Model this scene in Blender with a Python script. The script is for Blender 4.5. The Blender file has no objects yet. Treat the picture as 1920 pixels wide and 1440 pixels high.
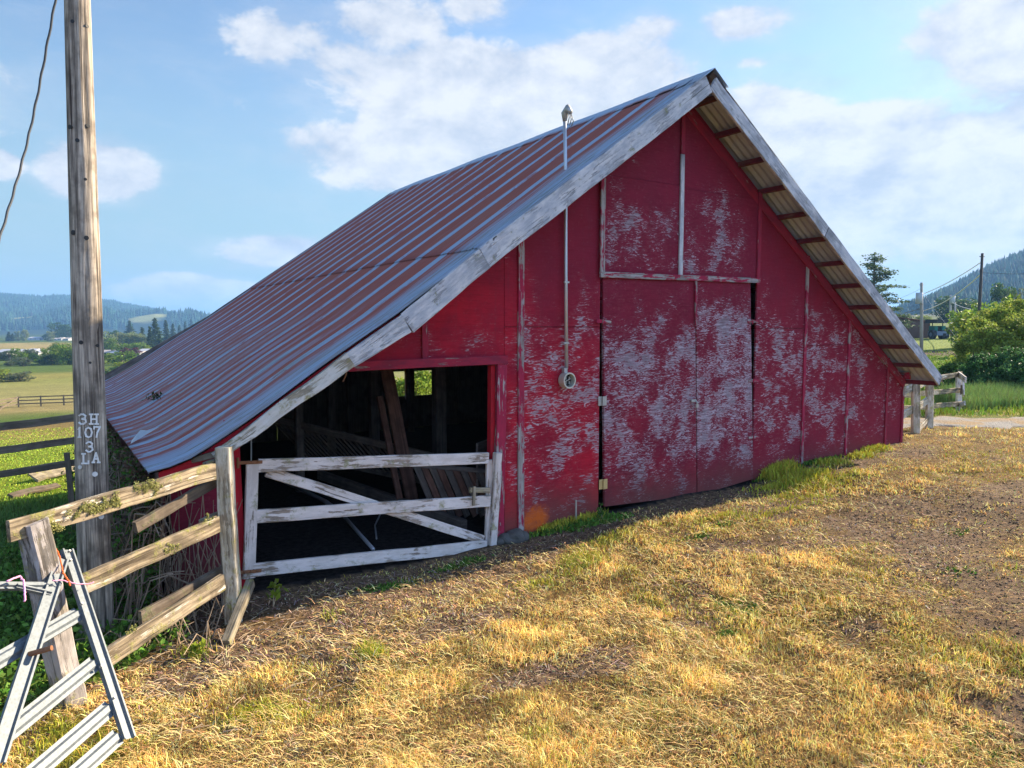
import bpy, math, random
import numpy as np
from mathutils import Vector, noise as mnoise
R = math.radians
random.seed(7); rng = np.random.default_rng(11)
scene = bpy.context.scene
col = scene.collection

# ---------------------------------------------------------------- camera
FPX, PITCH, TH = 1350.0, math.atan(107/1350.0), R(33.3)
CAM = np.array([0.0, -7.17, 2.5])
cd = bpy.data.cameras.new('camera'); cam = bpy.data.objects.new('camera', cd); col.objects.link(cam)
cam.location = CAM; cam.rotation_euler = (R(90)-PITCH, 0, -TH)
cd.sensor_width = 36; cd.lens = FPX/1920*36; cd.clip_start = .05; cd.clip_end = 20000
scene.camera = cam
FW = np.array([math.sin(TH)*math.cos(PITCH), math.cos(TH)*math.cos(PITCH), -math.sin(PITCH)])
RT = np.array([math.cos(TH), -math.sin(TH), 0]); UP = np.cross(RT, FW)
# surveying helpers: a sight line from the camera position met with a real plane, depth or the ground
def ray(px, py): return FW*FPX + RT*(px-960) + UP*(720-py)
def atY(px, py, y=0.0):
    d = ray(px, py); return Vector(CAM + d*((y-CAM[1])/d[1]))
def atX(px, py, x):
    d = ray(px, py); return Vector(CAM + d*((x-CAM[0])/d[0]))
def atZ(px, py, z=0.0):
    d = ray(px, py); return Vector(CAM + d*((z-CAM[2])/d[2]))
def atD(px, py, dist): return Vector(CAM + ray(px, py)/FPX*dist)

# ---------------------------------------------------------------- light, sky, exposure
SUN_EL, SUN_AZ = R(25), R(1.2)      # azimuth from +X towards +Y
sd = bpy.data.lights.new('sun', 'SUN'); sun = bpy.data.objects.new('sun', sd); col.objects.link(sun)
sdir = Vector((math.cos(SUN_EL)*math.cos(SUN_AZ), math.cos(SUN_EL)*math.sin(SUN_AZ), math.sin(SUN_EL)))
sun.rotation_euler = sdir.to_track_quat('Z', 'Y').to_euler()
sd.energy = 5.0; sd.angle = R(.5); sd.color = (1, .84, .62)
scene.view_settings.view_transform = 'Standard'; scene.view_settings.look = 'None'
scene.view_settings.exposure = 1.6; scene.view_settings.gamma = 1
scene.view_settings.use_curve_mapping = False
scene.cycles.max_bounces = 6; scene.cycles.diffuse_bounces = 3; scene.cycles.volume_bounces = 0
scene.cycles.transparent_max_bounces = 8; scene.cycles.use_denoising = True

class NT:
    """small node-tree writer"""
    def __init__(s, tree): s.t = tree; s.n = tree.nodes; s.l = tree.links; s.n.clear()
    def node(s, typ, **kw):
        nd = s.n.new(typ); ins = kw.pop('ins', {})
        for k, v in kw.items(): setattr(nd, k, v)
        for k, v in ins.items(): s.put(nd.inputs[k], v)
        return nd
    def put(s, sock, v):
        if hasattr(v, 'default_value') and hasattr(v, 'is_output'): s.l.new(v, sock)
        elif isinstance(v, bpy.types.Node): s.l.new(v.outputs[0], sock)
        else:
            if sock.type == 'RGBA' and hasattr(v, '__len__') and len(v) == 3: v = (*v, 1)
            sock.default_value = v
    def m(s, op, a, b=0.0, c=None, clamp=False):
        nd = s.node('ShaderNodeMath', operation=op, use_clamp=clamp); s.put(nd.inputs[0], a); s.put(nd.inputs[1], b)
        if c is not None: s.put(nd.inputs[2], c)
        return nd.outputs[0]
    def vm(s, op, a, b=None):
        nd = s.node('ShaderNodeVectorMath', operation=op); s.put(nd.inputs[0], a)
        if b is not None: s.put(nd.inputs[1], b)
        return nd.outputs[0]
    def noise(s, vec, scale, detail=4, rough=.6, dist=0):
        nd = s.node('ShaderNodeTexNoise'); s.put(nd.inputs['Vector'], vec)
        nd.inputs['Scale'].default_value = scale; nd.inputs['Detail'].default_value = detail
        nd.inputs['Roughness'].default_value = rough; nd.inputs['Distortion'].default_value = dist
        return nd.outputs['Fac']
    def step(s, v, lo, hi):
        nd = s.node('ShaderNodeMapRange', interpolation_type='SMOOTHSTEP'); s.put(nd.inputs[0], v)
        s.put(nd.inputs[1], lo); s.put(nd.inputs[2], hi); return nd.outputs[0]
    def mix(s, f, a, b):
        nd = s.node('ShaderNodeMix', data_type='RGBA'); s.put(nd.inputs[0], f); s.put(nd.inputs[6], a); s.put(nd.inputs[7], b)
        return nd.outputs[2]
    def sep(s, v):
        nd = s.node('ShaderNodeSeparateXYZ'); s.put(nd.inputs[0], v); return nd.outputs
    def comb(s, x, y, z):
        nd = s.node('ShaderNodeCombineXYZ'); s.put(nd.inputs[0], x); s.put(nd.inputs[1], y); s.put(nd.inputs[2], z); return nd.outputs[0]
    def attr(s, name): return s.node('ShaderNodeAttribute', attribute_name=name)
    def obj(s): return s.node('ShaderNodeTexCoord').outputs['Object']
    def geo(s): return s.node('ShaderNodeNewGeometry').outputs['Position']

world = bpy.data.worlds.new('World'); scene.world = world; world.use_nodes = True
W = NT(world.node_tree)
sky = W.node('ShaderNodeTexSky', sky_type='NISHITA', sun_disc=False, sun_elevation=SUN_EL,
             sun_rotation=R(90)-SUN_AZ, air_density=1.0, dust_density=.25, ozone_density=1.2, altitude=50)
tc = W.node('ShaderNodeTexCoord').outputs['Generated']
dx, dy, dz = W.sep(tc)[0:3]
az = W.m('ARCTAN2', dx, dy); el = W.m('ARCSINE', dz)
clouds = [ # px, py, half width, half height, strength: where the photographed clouds stand in the sky
 (900, 175, 330, 85, 1.0), (1130, 150, 200, 80, .9), (740, 290, 190, 75, .75), (1000, 260, 320, 110, .7), (660, 130, 130, 60, .6), (545, 75, 110, 45, .42),
 (720, 45, 100, 40, .45), (900, 10, 60, 30, .4), (185, 320, 95, 55, .8), (0, 305, 35, 25, .6), (510, 475, 120, 34, .75), (370, 548, 150, 32, .9),
 (1700, 300, 270, 110, 1.0), (1600, 380, 280, 100, .95), (1840, 400, 220, 90, .9), (1450, 240, 130, 90, .5), (1900, 450, 250, 60, .7), (1860, 60, 130, 80, .75), (1790, 130, 90, 50, .4),
 (1215, 65, 70, 35, .45), (1400, 45, 90, 30, .42), (2300, 200, 300, 200, .8), (-500, 100, 300, 120, .7), (1410, 117, 60, 12, .3), (1560, 440, 250, 50, .7)]
field = None
for (px, py, wx, wy, st) in clouds:
    d = ray(px, py); d = d/np.linalg.norm(d); a0 = math.atan2(d[0], d[1]); e0 = math.asin(d[2])
    u = W.m('MULTIPLY', W.m('SUBTRACT', az, a0), FPX/wx); v = W.m('MULTIPLY', W.m('SUBTRACT', el, e0), FPX/wy)
    q = W.m('SUBTRACT', 1.0, W.m('ADD', W.m('MULTIPLY', u, u), W.m('MULTIPLY', v, v)))
    q = W.m('MULTIPLY', W.m('MAXIMUM', q, -1.5), st)
    field = q if field is None else W.node('ShaderNodeMath', operation='SMOOTH_MAX', ins={0: field, 1: q, 2: .35}).outputs[0]
cv = W.comb(W.m('MULTIPLY', az, 1.0), W.m('MULTIPLY', el, 1.6), 0.0)
n1 = W.noise(cv, 7, 9, .62, .15); n2 = W.noise(W.vm('ADD', cv, (3.1, 1.7, 0)), 2.6, 6, .55)
wisp = W.noise(W.vm('MULTIPLY', cv, (1, 1.6, 1)), 11, 8, .65, .4)
dens = W.m('ADD', W.m('MULTIPLY', field, 1.15), W.m('MULTIPLY', W.m('SUBTRACT', n1, .5), 2.7))
dens = W.m('ADD', dens, W.m('MULTIPLY', W.m('SUBTRACT', n2, .5), .6))
cov = W.m('MAXIMUM', W.m('MULTIPLY', W.step(dens, -.08, .40), .94), W.m('MULTIPLY', W.step(W.m('ADD', field, W.m('MULTIPLY', W.m('SUBTRACT', wisp, .5), 2.2)), -.7, .9), .42))
cir = W.m('MULTIPLY', W.step(wisp, .56, .85), .22)
cov = W.m('MAXIMUM', cov, cir)
shade = W.step(W.m('ADD', W.m('MULTIPLY', W.m('SUBTRACT', W.noise(W.vm('ADD', cv, (0, .02, 0)), 9, 6, .6), .5), 1.6), W.m('MULTIPLY', dens, .5)), -.4, .8)
lit = W.m('SUBTRACT', n1, W.noise(W.vm('ADD', cv, (-.012, .035, 0)), 7, 9, .62, .15))
shade = W.m('ADD', W.m('MULTIPLY', shade, .45), W.m('ADD', .32, W.m('MULTIPLY', lit, 3.2)), clamp=True)
ccol = W.mix(shade, (2.05, 2.3, 2.75), (3.35, 3.4, 3.5))
SKYS = .095
hsv = W.node('ShaderNodeHueSaturation', ins={'Color': sky.outputs[0], 'Saturation': 1.06, 'Value': .70})
low = W.step(el, .40, .02)
base = W.mix(W.m('MULTIPLY', low, .85), hsv.outputs[0], (1.3, 1.95, 2.15))
tot = W.mix(cov, base, ccol)
# sky behind the viewer multiplied brighter and tinted: added fill for the shaded gable
behind = W.step(dy, -.05, -.75)
tot = W.vm('MULTIPLY', tot, W.mix(behind, (1, 1, 1), (2.75, 2.65, 2.95)))
bg = W.node('ShaderNodeBackground', ins={'Color': tot, 'Strength': SKYS})
W.l.new(bg.outputs[0], W.node('ShaderNodeOutputWorld').inputs[0])

# ---------------------------------------------------------------- naming helpers
def tag(o, label=None, cat=None, group=None, kind=None):
    if label: o['label'] = label
    if cat: o['category'] = cat
    if group: o['group'] = group
    if kind: o['kind'] = kind
    return o
def thing(name, label, cat, loc=(0, 0, 0), group=None):
    o = bpy.data.objects.new(name, None); o.empty_display_size = .2; o.location = loc
    col.objects.link(o); return tag(o, label, cat, group)

class MB:
    """collects shapes and links them as one mesh; 'gc' keeps grain coordinates (along, across, across)"""
    def __init__(s): s.v = []; s.f = []; s.g = []
    def add(s, vs, fs, gs=None):
        k = len(s.v); s.v += [tuple(p) for p in vs]; s.f += [tuple(i+k for i in f) for f in fs]
        s.g += [tuple(p) for p in (gs if gs is not None else vs)]
    def beam(s, p0, p1, w, t, up=(0, 0, 1), n=6, wob=.003, taper=1.0, ch=.1, bow=0.0):
        p0 = Vector(p0); p1 = Vector(p1); d = p1-p0; L = d.length; d.normalize(); up = Vector(up)
        a = (up - d*up.dot(d)); a.normalize(); b = d.cross(a)
        off = Vector((random.uniform(0, 50), random.uniform(0, 50), random.uniform(0, 50)))
        c = min(w, t)*ch; prof = [(-w/2+c, -t/2), (w/2-c, -t/2), (w/2, -t/2+c), (w/2, t/2-c), (w/2-c, t/2), (-w/2+c, t/2), (-w/2, t/2-c), (-w/2, -t/2+c)]
        vs, gs, fs = [], [], []
        for i in range(n+1):
            k = i/n; j1 = 1.6*wob*mnoise.noise(Vector((L*k*2.2, off.x, 0))); j2 = 1.6*wob*mnoise.noise(Vector((L*k*2.2, off.y, 7))); sc = 1+(taper-1)*k
            q = p0 + d*(L*k) + a*(bow*4*k*(1-k))
            for (x, y) in prof:
                e = wob*.8*mnoise.noise(Vector((L*k*5, x*30+off.x, y*30)))
                vs.append(q + a*(x*sc+j1+e) + b*(y*sc+j2+e)); gs.append((L*k+off.x, x+off.y, y+off.z))
        for i in range(n):
            for j in range(8):
                fs.append((i*8+j, i*8+(j+1) % 8, (i+1)*8+(j+1) % 8, (i+1)*8+j))
        fs.append(tuple(range(7, -1, -1))); fs.append(tuple(n*8+j for j in range(8)))
        s.add(vs, fs, gs); return s
    def box(s, c, sz, rot=None):
        x, y, z = [k/2 for k in sz]; off = Vector((random.uniform(0, 9), random.uniform(0, 9), random.uniform(0, 9)))
        P = [Vector((i*x, j*y, k*z)) for i in (-1, 1) for j in (-1, 1) for k in (-1, 1)]
        F = [(0, 1, 3, 2), (4, 6, 7, 5), (0, 4, 5, 1), (2, 3, 7, 6), (0, 2, 6, 4), (1, 5, 7, 3)]
        G = [p+off for p in P]
        if rot: P = [rot @ p for p in P]
        s.add([p+Vector(c) for p in P], F, G); return s
    def tube(s, pts, rad, k=8, cap=True):
        pts = [Vector(p) for p in pts]; m = len(pts); off = random.uniform(0, 40)
        rad = rad if hasattr(rad, '__len__') else [rad]*m
        vs, fs, gs = [], [], []; L = 0; ref = None
        for i, p in enumerate(pts):
            d = (pts[min(i+1, m-1)]-pts[max(i-1, 0)]).normalized()
            if i: L += (p-pts[i-1]).length
            if ref is None: ref = Vector((0, 0, 1)) if abs(d.z) < .8 else Vector((1, 0, 0))
            a = (ref-d*ref.dot(d)).normalized(); b = d.cross(a); ref = a
            for j in range(k):
                th = 2*math.pi*j/k
                vs.append(p+a*(rad[i]*math.cos(th))+b*(rad[i]*math.sin(th))); gs.append((L+off, rad[i]*math.cos(th)*1.0+off, rad[i]*math.sin(th)))
        for i in range(m-1):
            for j in range(k): fs.append((i*k+j, i*k+(j+1) % k, (i+1)*k+(j+1) % k, (i+1)*k+j))
        if cap: fs.append(tuple(range(k-1, -1, -1))); fs.append(tuple((m-1)*k+j for j in range(k)))
        s.add(vs, fs, gs); return s
    def slab(s, poly, dirv, t):
        """extrude polygon (3D points) by dirv*t"""
        n = len(poly); P = [Vector(p) for p in poly]; Dv = Vector(dirv)*t
        s.add(P+[p+Dv for p in P], [tuple(range(n)), tuple(range(2*n-1, n-1, -1))]+[(i, i+n, (i+1) % n+n, (i+1) % n) for i in range(n)]); return s
    def build(s, name, mat, parent=None, smooth=False):
        me = bpy.data.meshes.new(name); me.from_pydata(s.v, [], s.f)
        at = me.attributes.new('gc', 'FLOAT_VECTOR', 'POINT'); at.data.foreach_set('vector', np.array(s.g, np.float32).ravel())
        me.validate(); me.update()
        if smooth: me.shade_smooth()
        import bmesh
        bm = bmesh.new(); bm.from_mesh(me); bmesh.ops.recalc_face_normals(bm, faces=bm.faces); bm.to_mesh(me); bm.free()
        if smooth: me.shade_smooth()
        me.materials.append(mat); o = bpy.data.objects.new(name, me); col.objects.link(o)
        if parent is not None:
            o.parent = parent; o.matrix_parent_inverse.identity()
            o.location = -Vector(parent.location) if parent.location.length else (0, 0, 0)
        return o

def fast(name, V, F, mat, cols=None, parent=None, smooth=False):
    """numpy mesh: V (n,3), F list of (m,k) index arrays"""
    me = bpy.data.meshes.new(name); V = np.ascontiguousarray(V, np.float32)
    me.vertices.add(len(V)); me.vertices.foreach_set('co', V.ravel())
    if not isinstance(F, list): F = [F]
    F = [f for f in F if len(f)]
    loops = np.concatenate([f.ravel() for f in F]).astype(np.int32)
    sizes = np.concatenate([np.full(len(f), f.shape[1]) for f in F]).astype(np.int32)
    me.loops.add(len(loops)); me.loops.foreach_set('vertex_index', loops)
    me.polygons.add(len(sizes)); st = np.concatenate([[0], np.cumsum(sizes)[:-1]]).astype(np.int32)
    me.polygons.foreach_set('loop_start', st); me.polygons.foreach_set('loop_total', sizes)
    me.update(calc_edges=True)
    if cols is not None:
        c = np.ones((len(V), 4), np.float32); c[:, :3] = cols
        at = me.color_attributes.new('col', 'FLOAT_COLOR', 'POINT'); at.data.foreach_set('color', c.ravel())
    if smooth: me.shade_smooth()
    me.materials.append(mat); o = bpy.data.objects.new(name, me); col.objects.link(o)
    if parent is not None: o.parent = parent
    return o

def newmat(name):
    m = bpy.data.materials.new(name); m.use_nodes = True; t = NT(m.node_tree); return m, t
def finish(t, color, rough=.8, bump=None, bstr=.3, bdist=.01, metal=0.0, trans=0.0, spec=.3):
    p = t.node('ShaderNodeBsdfPrincipled'); t.put(p.inputs['Base Color'], color); t.put(p.inputs['Roughness'], rough); t.put(p.inputs['Metallic'], metal)
    p.inputs['Specular IOR Level'].default_value = spec
    if bump is not None:
        b = t.node('ShaderNodeBump'); b.inputs['Strength'].default_value = bstr; b.inputs['Distance'].default_value = bdist
        t.put(b.inputs['Height'], bump); t.l.new(b.outputs[0], p.inputs['Normal'])
    out = t.node('ShaderNodeOutputMaterial')
    if trans:
        tr = t.node('ShaderNodeBsdfTranslucent'); t.put(tr.inputs[0], color)
        mx = t.node('ShaderNodeMixShader'); mx.inputs[0].default_value = trans
        t.l.new(p.outputs[0], mx.inputs[1]); t.l.new(tr.outputs[0], mx.inputs[2]); t.l.new(mx.outputs[0], out.inputs[0])
    else: t.l.new(p.outputs[0], out.inputs[0])

def plain(name, c, rough=.7, metal=0., var=.25, sc=8):
    m, t = newmat(name); n = t.noise(t.obj(), sc, 5)
    d = tuple(k*(1-var) for k in c); l = tuple(min(1, k*(1+var)) for k in c)
    finish(t, t.mix(n, d, l), rough, n, .2, .01, metal); return m

def wood(name, c1, c2, crack=(.05, .04, .03), paint=None, cover=.5, paint2=None, moss=0.0, mossc=(.28, .27, .05), crk=.5):
    """grained timber, optionally with flaking paint that follows the grain, and lichen"""
    m, t = newmat(name); g = t.attr('gc').outputs['Vector']
    gl = t.vm('MULTIPLY', g, (1.2, 28, 28)); gm = t.vm('MULTIPLY', g, (3.5, 45, 45)); gc = t.vm('MULTIPLY', g, (.7, 60, 60))
    n1 = t.noise(gl, 1, 6, .65, .3); n2 = t.noise(gm, 1, 4, .6); n3 = t.noise(g, 5, 4); ck = t.noise(gc, 1, 3, .5, .2)
    c = t.mix(t.step(t.m('ADD', t.m('MULTIPLY', n1, .65), t.m('MULTIPLY', n2, .35)), .36, .64), c1, c2); c = t.mix(t.m('MULTIPLY', t.step(n3, .4, .7), .6), c, tuple(k*.55 for k in c1))
    h = t.m('ADD', n1, t.m('MULTIPLY', n2, .5))
    ckm = t.m('SUBTRACT', 1.0, t.step(ck, .27, .27+.12*crk))
    if paint:
        pn = t.m('ADD', t.noise(t.vm('MULTIPLY', g, (3.0, 34, 34)), 1, 7, .72, .4), t.m('MULTIPLY', t.m('SUBTRACT', t.noise(g, 2.6, 4), .5), .9))
        pm = t.step(pn, .62-cover*.35, .66-cover*.35)
        pc = t.mix(t.step(t.noise(t.vm('MULTIPLY', g, (4, 14, 14)), 1, 6, .7), .35, .65), paint, paint2 or tuple(k*.8 for k in paint))
        c = t.mix(pm, c, pc); h = t.m('ADD', h, t.m('MULTIPLY', pm, .8))
    c = t.mix(t.m('MULTIPLY', ckm, .85), c, crack); h = t.m('SUBTRACT', h, ckm)
    if moss:
        mm = t.m('MULTIPLY', t.step(t.noise(g, 7, 6, .7), .60-moss*.16, .72-moss*.1), t.noise(g, 40, 3)); mm = t.m('MULTIPLY', mm, 1.5, clamp=True)
        c = t.mix(mm, c, mossc); h = t.m('ADD', h, mm)
    finish(t, c, .85, h, .6, .006); return m

def peel(name, red, red2, bare=(.32, .30, .33), amt=0.0, mapped=True, ox=0.0, fine=1.0, patch=False):
    """red paint flaking from plywood: flakes follow the wavy plywood figure; barn coordinates drive how worn it is"""
    m, t = newmat(name); P = t.obj(); X, Y_, Z = t.sep(P)[0:3]
    sh = t.vm('ADD', P, (ox, 0, ox*2.3))
    low = t.noise(sh, .9, 4, .55); warp = t.noise(sh, 1.7, 3, .5)
    # wavy figure: contour lines of a stretched height field
    q = t.vm('MULTIPLY', sh, (1.1, 1.1, 7.0))
    fig = t.m('ADD', t.m('MULTIPLY', t.noise(q, 1.5*fine, 3, .55, .6), 9.0), t.m('MULTIPLY', warp, 6.0))
    fig = t.m('ABSOLUTE', t.m('SUBTRACT', t.m('FRACT', fig), .5))        # 0..0.5
    fl = t.noise(t.vm('MULTIPLY', t.vm('ADD', sh, t.vm('MULTIPLY', t.node('ShaderNodeTexNoise', ins={'Vector': sh, 'Scale': 3.0}).outputs['Color'], (0, 0, .22))), (5.5, 5.5, 30)), 1.0*fine, 6, .66, .35)
    fl2 = t.noise(t.vm('MULTIPLY', sh, (26, 26, 95)), 1.0, 5, .75, .3)
    if mapped:
        zc = t.m('ADD', Z, t.m('MULTIPLY', t.m('SUBTRACT', low, .5), 2.4))
        zr = t.m('MULTIPLY', t.step(zc, 3.9, 2.1), t.m('ADD', .62, t.m('MULTIPLY', t.step(Z, .1, 1.0), .38)))
        zr = t.m('MULTIPLY', zr, t.m('ADD', .45, t.m('MULTIPLY', t.step(X, 4.0, 5.0), .55))); zr = t.m('MULTIPLY', zr, t.m('SUBTRACT', 1.0, t.m('MULTIPLY', t.step(X, 10.8, 12.6), .22)))
        loft = t.m('MULTIPLY', t.m('MULTIPLY', t.step(Z, 3.2, 3.3), t.step(zc, 4.9, 3.9)), t.m('MULTIPLY', t.step(X, 5.9, 6.2), t.step(X, 9.2, 8.6)))
        am = t.m('MAXIMUM', zr, t.m('MULTIPLY', loft, .95))
    else: am = .5
    big = t.noise(sh, 2.3, 5, .6)
    k = t.m('ADD', t.m('MULTIPLY', fl, .62), t.m('MULTIPLY', fig, .34)); k = t.m('ADD', k, t.m('MULTIPLY', t.m('SUBTRACT', big, .5), .95)); k = t.m('ADD', k, t.m('MULTIPLY', t.m('SUBTRACT', fl2, .5), .42))
    th = t.m('SUBTRACT', .79-amt*.2, t.m('MULTIPLY', am, .31))
    msk = t.step(t.m('SUBTRACT', k, th), -.02, .05)
    msk = t.m('MULTIPLY', msk, t.m('ADD', .12, t.m('MULTIPLY', t.noise(t.vm('MULTIPLY', sh, (1, 1, 2.2)), 19, 6, .75), 1.25)), clamp=True)
    c = t.mix(t.step(t.noise(sh, 1.6, 6, .65), .35, .65), red, red2)
    old = t.step(t.m('ADD', t.m('ADD', X, t.m('MULTIPLY', Z, 1.2)), t.m('MULTIPLY', low, 2.0)), 8.2, 10.6)   # redder towards lower left, darker maroon towards upper right
    c = t.mix(t.m('MULTIPLY', old, .85), c, t.mix(t.noise(sh, 3, 5), (.13, .013, .028), (.25, .019, .043))); gr = t.noise(t.vm('MULTIPLY', sh, (3, 3, 70)), 1, 4, .6); run = t.noise(t.vm('MULTIPLY', sh, (16, 16, .9)), 1, 4, .6)
    c = t.mix(t.m('MULTIPLY', t.step(gr, .42, .72), .38), c, tuple(k_*.38 for k_ in red)); c = t.mix(t.m('MULTIPLY', t.step(run, .5, .8), .35), c, (.13, .03, .04))
    c = t.mix(t.m('MULTIPLY', t.step(t.noise(sh, 22, 4), .55, .75), .25), c, (.30, .10, .11))
    c = t.mix(t.m('MULTIPLY', t.step(fl, .5, .35), .35), c, tuple(k_*.45 for k_ in red))
    b = t.mix(t.step(t.m('ADD', t.noise(t.vm('MULTIPLY', sh, (4, 4, 44)), 1, 5, .7), t.m('MULTIPLY', t.m('SUBTRACT', big, .5), .7)), .3, .75), tuple(k_*1.3 for k_ in bare), tuple(k_*.42 for k_ in bare))
    c = t.mix(t.m('MULTIPLY', t.step(t.m('SUBTRACT', k, th), -.16, .02), .24), c, tuple(.28*a_+.45*b_ for a_, b_ in zip(bare, red)))
    c = t.mix(msk, c, b)
    dirt = t.m('MULTIPLY', t.step(t.m('ADD', Z, t.m('MULTIPLY', low, .5)), .95, .15), .75)
    c = t.mix(dirt, c, (.13, .06, .045))
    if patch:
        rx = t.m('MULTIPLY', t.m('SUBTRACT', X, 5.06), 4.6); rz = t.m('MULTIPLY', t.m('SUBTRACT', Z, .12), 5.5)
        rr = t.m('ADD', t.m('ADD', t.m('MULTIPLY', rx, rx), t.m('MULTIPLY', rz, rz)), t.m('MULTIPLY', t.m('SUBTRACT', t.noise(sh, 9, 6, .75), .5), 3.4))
        c = t.mix(t.m('MULTIPLY', t.step(rr, 1.4, -.1), .8), c, (.62, .12, .01))  # uneven orange blob mixed into the wall colour near the ground
    finish(t, c, .8, t.m('ADD', t.m('SUBTRACT', 1.0, msk), t.m('MULTIPLY', fl, .6)), .35, .004, spec=.12); return m

# ---------------------------------------------------------------- noise for numpy
def vnoise(x, y, seed=0):
    x = np.asarray(x, float); y = np.asarray(y, float)
    xi = np.floor(x).astype(np.int64); yi = np.floor(y).astype(np.int64); fx = x-xi; fy = y-yi
    fx = fx*fx*(3-2*fx); fy = fy*fy*(3-2*fy)
    def h(a, b):
        n = (a*374761393 + b*668265263 + seed*974711) & 0xffffffff
        n = ((n ^ (n >> 13))*1274126177) & 0xffffffff
        return ((n ^ (n >> 16)) & 0xffff)/65535.0
    return (h(xi, yi)*(1-fx)+h(xi+1, yi)*fx)*(1-fy)+(h(xi, yi+1)*(1-fx)+h(xi+1, yi+1)*fx)*fy
def fbm(x, y, o=4, seed=0):
    s = 0; a = .5; t = 0
    for i in range(o):
        s = s+a*vnoise(x*2**i, y*2**i, seed+i*17); t += a; a *= .5
    return s/t
def sst(x, a, b): k = np.clip((np.asarray(x, float)-a)/(b-a), 0, 1); return k*k*(3-2*k)

# ---------------------------------------------------------------- the ground
LX = np.array([0, 8, 12, 16, 40, 81, 140, 200, 330, 500, 720, 1300, 1800, 6000.]); LZ = np.array([-.05, -.12, -.3, -.75, -3.0, -6.35, -8.0, -9.1, -10.0, -10.6, -10.9, -11.5, -11.5, -11.5])
RX = np.array([0, 10, 14, 17, 25, 60, 92, 96, 101, 110, 131, 160, 200, 300, 700, 6000.]); RZ = np.array([.05, .22, .33, .33, .2, -.35, -.75, -.5, -.35, 0, .55, 1.4, 3.1, 5.5, 12, 12.])
def skyl(phi):      # left crest height above eye level, px at FPX
    return np.interp(np.degrees(phi), [-40, -8, -2, 1.5, 4.5, 7.5, 9, 10.6, 13, 20, 40], [75, 62, 63, 60, 56, 44, 36, 22, 10, 6, 4])
def skyr(phi):
    return np.interp(np.degrees(phi), [45, 58, 61.6, 63, 64.5, 66, 67.5, 68.6, 74, 90, 130], [0, 20, 44, 58, 78, 98, 116, 122, 150, 160, 130])
def hgt(x, y):
    x = np.asarray(x, float); y = np.asarray(y, float)
    dx_, dy_ = x-CAM[0], y-CAM[1]; r = np.hypot(dx_, dy_); phi = np.arctan2(dx_, dy_)
    wl = sst(np.degrees(phi), 58, 22)*sst(np.degrees(phi), -150, -60)
    zl = np.interp(r, LX, LZ); zr = np.interp(r, RX, RZ)
    z = zl*wl+zr*(1-wl)
    # local contour round the barn, measured along its front wall
    zb = np.interp(x, [-3, 1.4, 4.8, 6.1, 9.2, 10.4, 13.4, 18], [-.15, -.1, -.07, .05, .11, .27, .32, .33])
    near = sst(r, 20, 15)*sst(y, 2.5, 1.0) + 0
    z = z*(1-near)+zb*near
    ins = sst(x, .6, 1.4)*sst(x, 14.2, 13.4)*sst(y, .02, .35)*sst(y, 10.2, 9.4); z = z*(1-ins)+np.minimum(zb, -.02)*ins
    z = z + (fbm(x*1.3, y*1.3, 4, 3)-.5)*.10*sst(r, 400, 10)*(1-.6*sst(y, .2, .6)*sst(y, -1.2, -.5))
    z = z + (fbm(x*.02, y*.02, 4, 9)-.5)*2.0*sst(r, 90, 400)*wl
    # hills
    nz = fbm(x*.0035, y*.0035, 5, 21)-.5
    hl = sst(r, 1900, 3050)*sst(r, 4300, 3200)*(skyl(phi)*(1+.22*(fbm(phi*26, phi*0+2, 4, 31)-.5))/1354*3050-34)*wl*(1+.35*nz*sst(r, 3000, 2400))
    spur = np.exp(-((r-2080)/170)**2)*(np.interp(np.degrees(phi), [-20, -2, .5, 3, 5, 7, 9, 12], [20, 22, 34, 48, 30, 44, 46, 20]))*wl
    hr = sst(r, 620, 1280)*sst(r, 2600, 1500)*(np.maximum(skyr(phi)-37, 0)/1354*1280)*(1-wl)*(1+.25*nz*sst(r, 1250, 900))
    return z+hl+spur+hr
def ground(px, py):
    d = ray(px, py); d = d/np.linalg.norm(d); t = np.concatenate([np.arange(2, 60, .05), np.arange(60, 4000, .6)])
    P = CAM+d*t[:, None]; k = np.argmax(P[:, 2] < hgt(P[:, 0], P[:, 1])); 
    if P[k, 2] >= hgt(P[k, 0], P[k, 1]): k = len(t)-1
    return Vector(P[k])
def gz(x, y): return float(hgt(x, y))

# dirt patches and green patches, on the ground at real places
def blob(L): return [(ground(a, b), wx, wy) for a, b, wx, wy in L]
DIRT = blob([(1620, 985, 2.6, .45), (1800, 1000, 2.2, .6), (1450, 960, 1.3, .3), (1850, 1120, .9, .8), (1760, 1060, 1.2, .5), (1890, 930, 1.5, .5), (1600, 1010, 1.6, .4),
             (720, 1130, 1.2, .42), (900, 1075, 1.0, .36), (600, 1180, .7, .45), (800, 1200, .5, .25), (470, 1220, .5, .4), (350, 1280, .35, .4), (1640, 1180, .35, .2), (1130, 1250, .3, .15), (1240, 1075, .35, .2), (1000, 1270, .3, .15), (1700, 850, 1.6, .35), (830, 1180, .6, .3), (1880, 1300, .5, .5), (1330, 1030, .5, .25)])
GREEN = blob([(1500, 915, .9, .22), (1560, 905, .8, .2), (1450, 958, .7, .12), (1630, 855, .6, .2), (1130, 1010, .5, .2), (1090, 1050, .3, .2), (140, 1400, .3, .3), (500, 1340, .25, .15), (1000, 1100, .5, .2), (200, 1420, .3, .2)])
def dens_blob(L, x, y):
    s = np.zeros(np.shape(x))
    for c, wx, wy in L: s = np.maximum(s, np.exp(-(((x-c.x)/wx)**2+((y-c.y)/wy)**2)))
    return s
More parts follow.
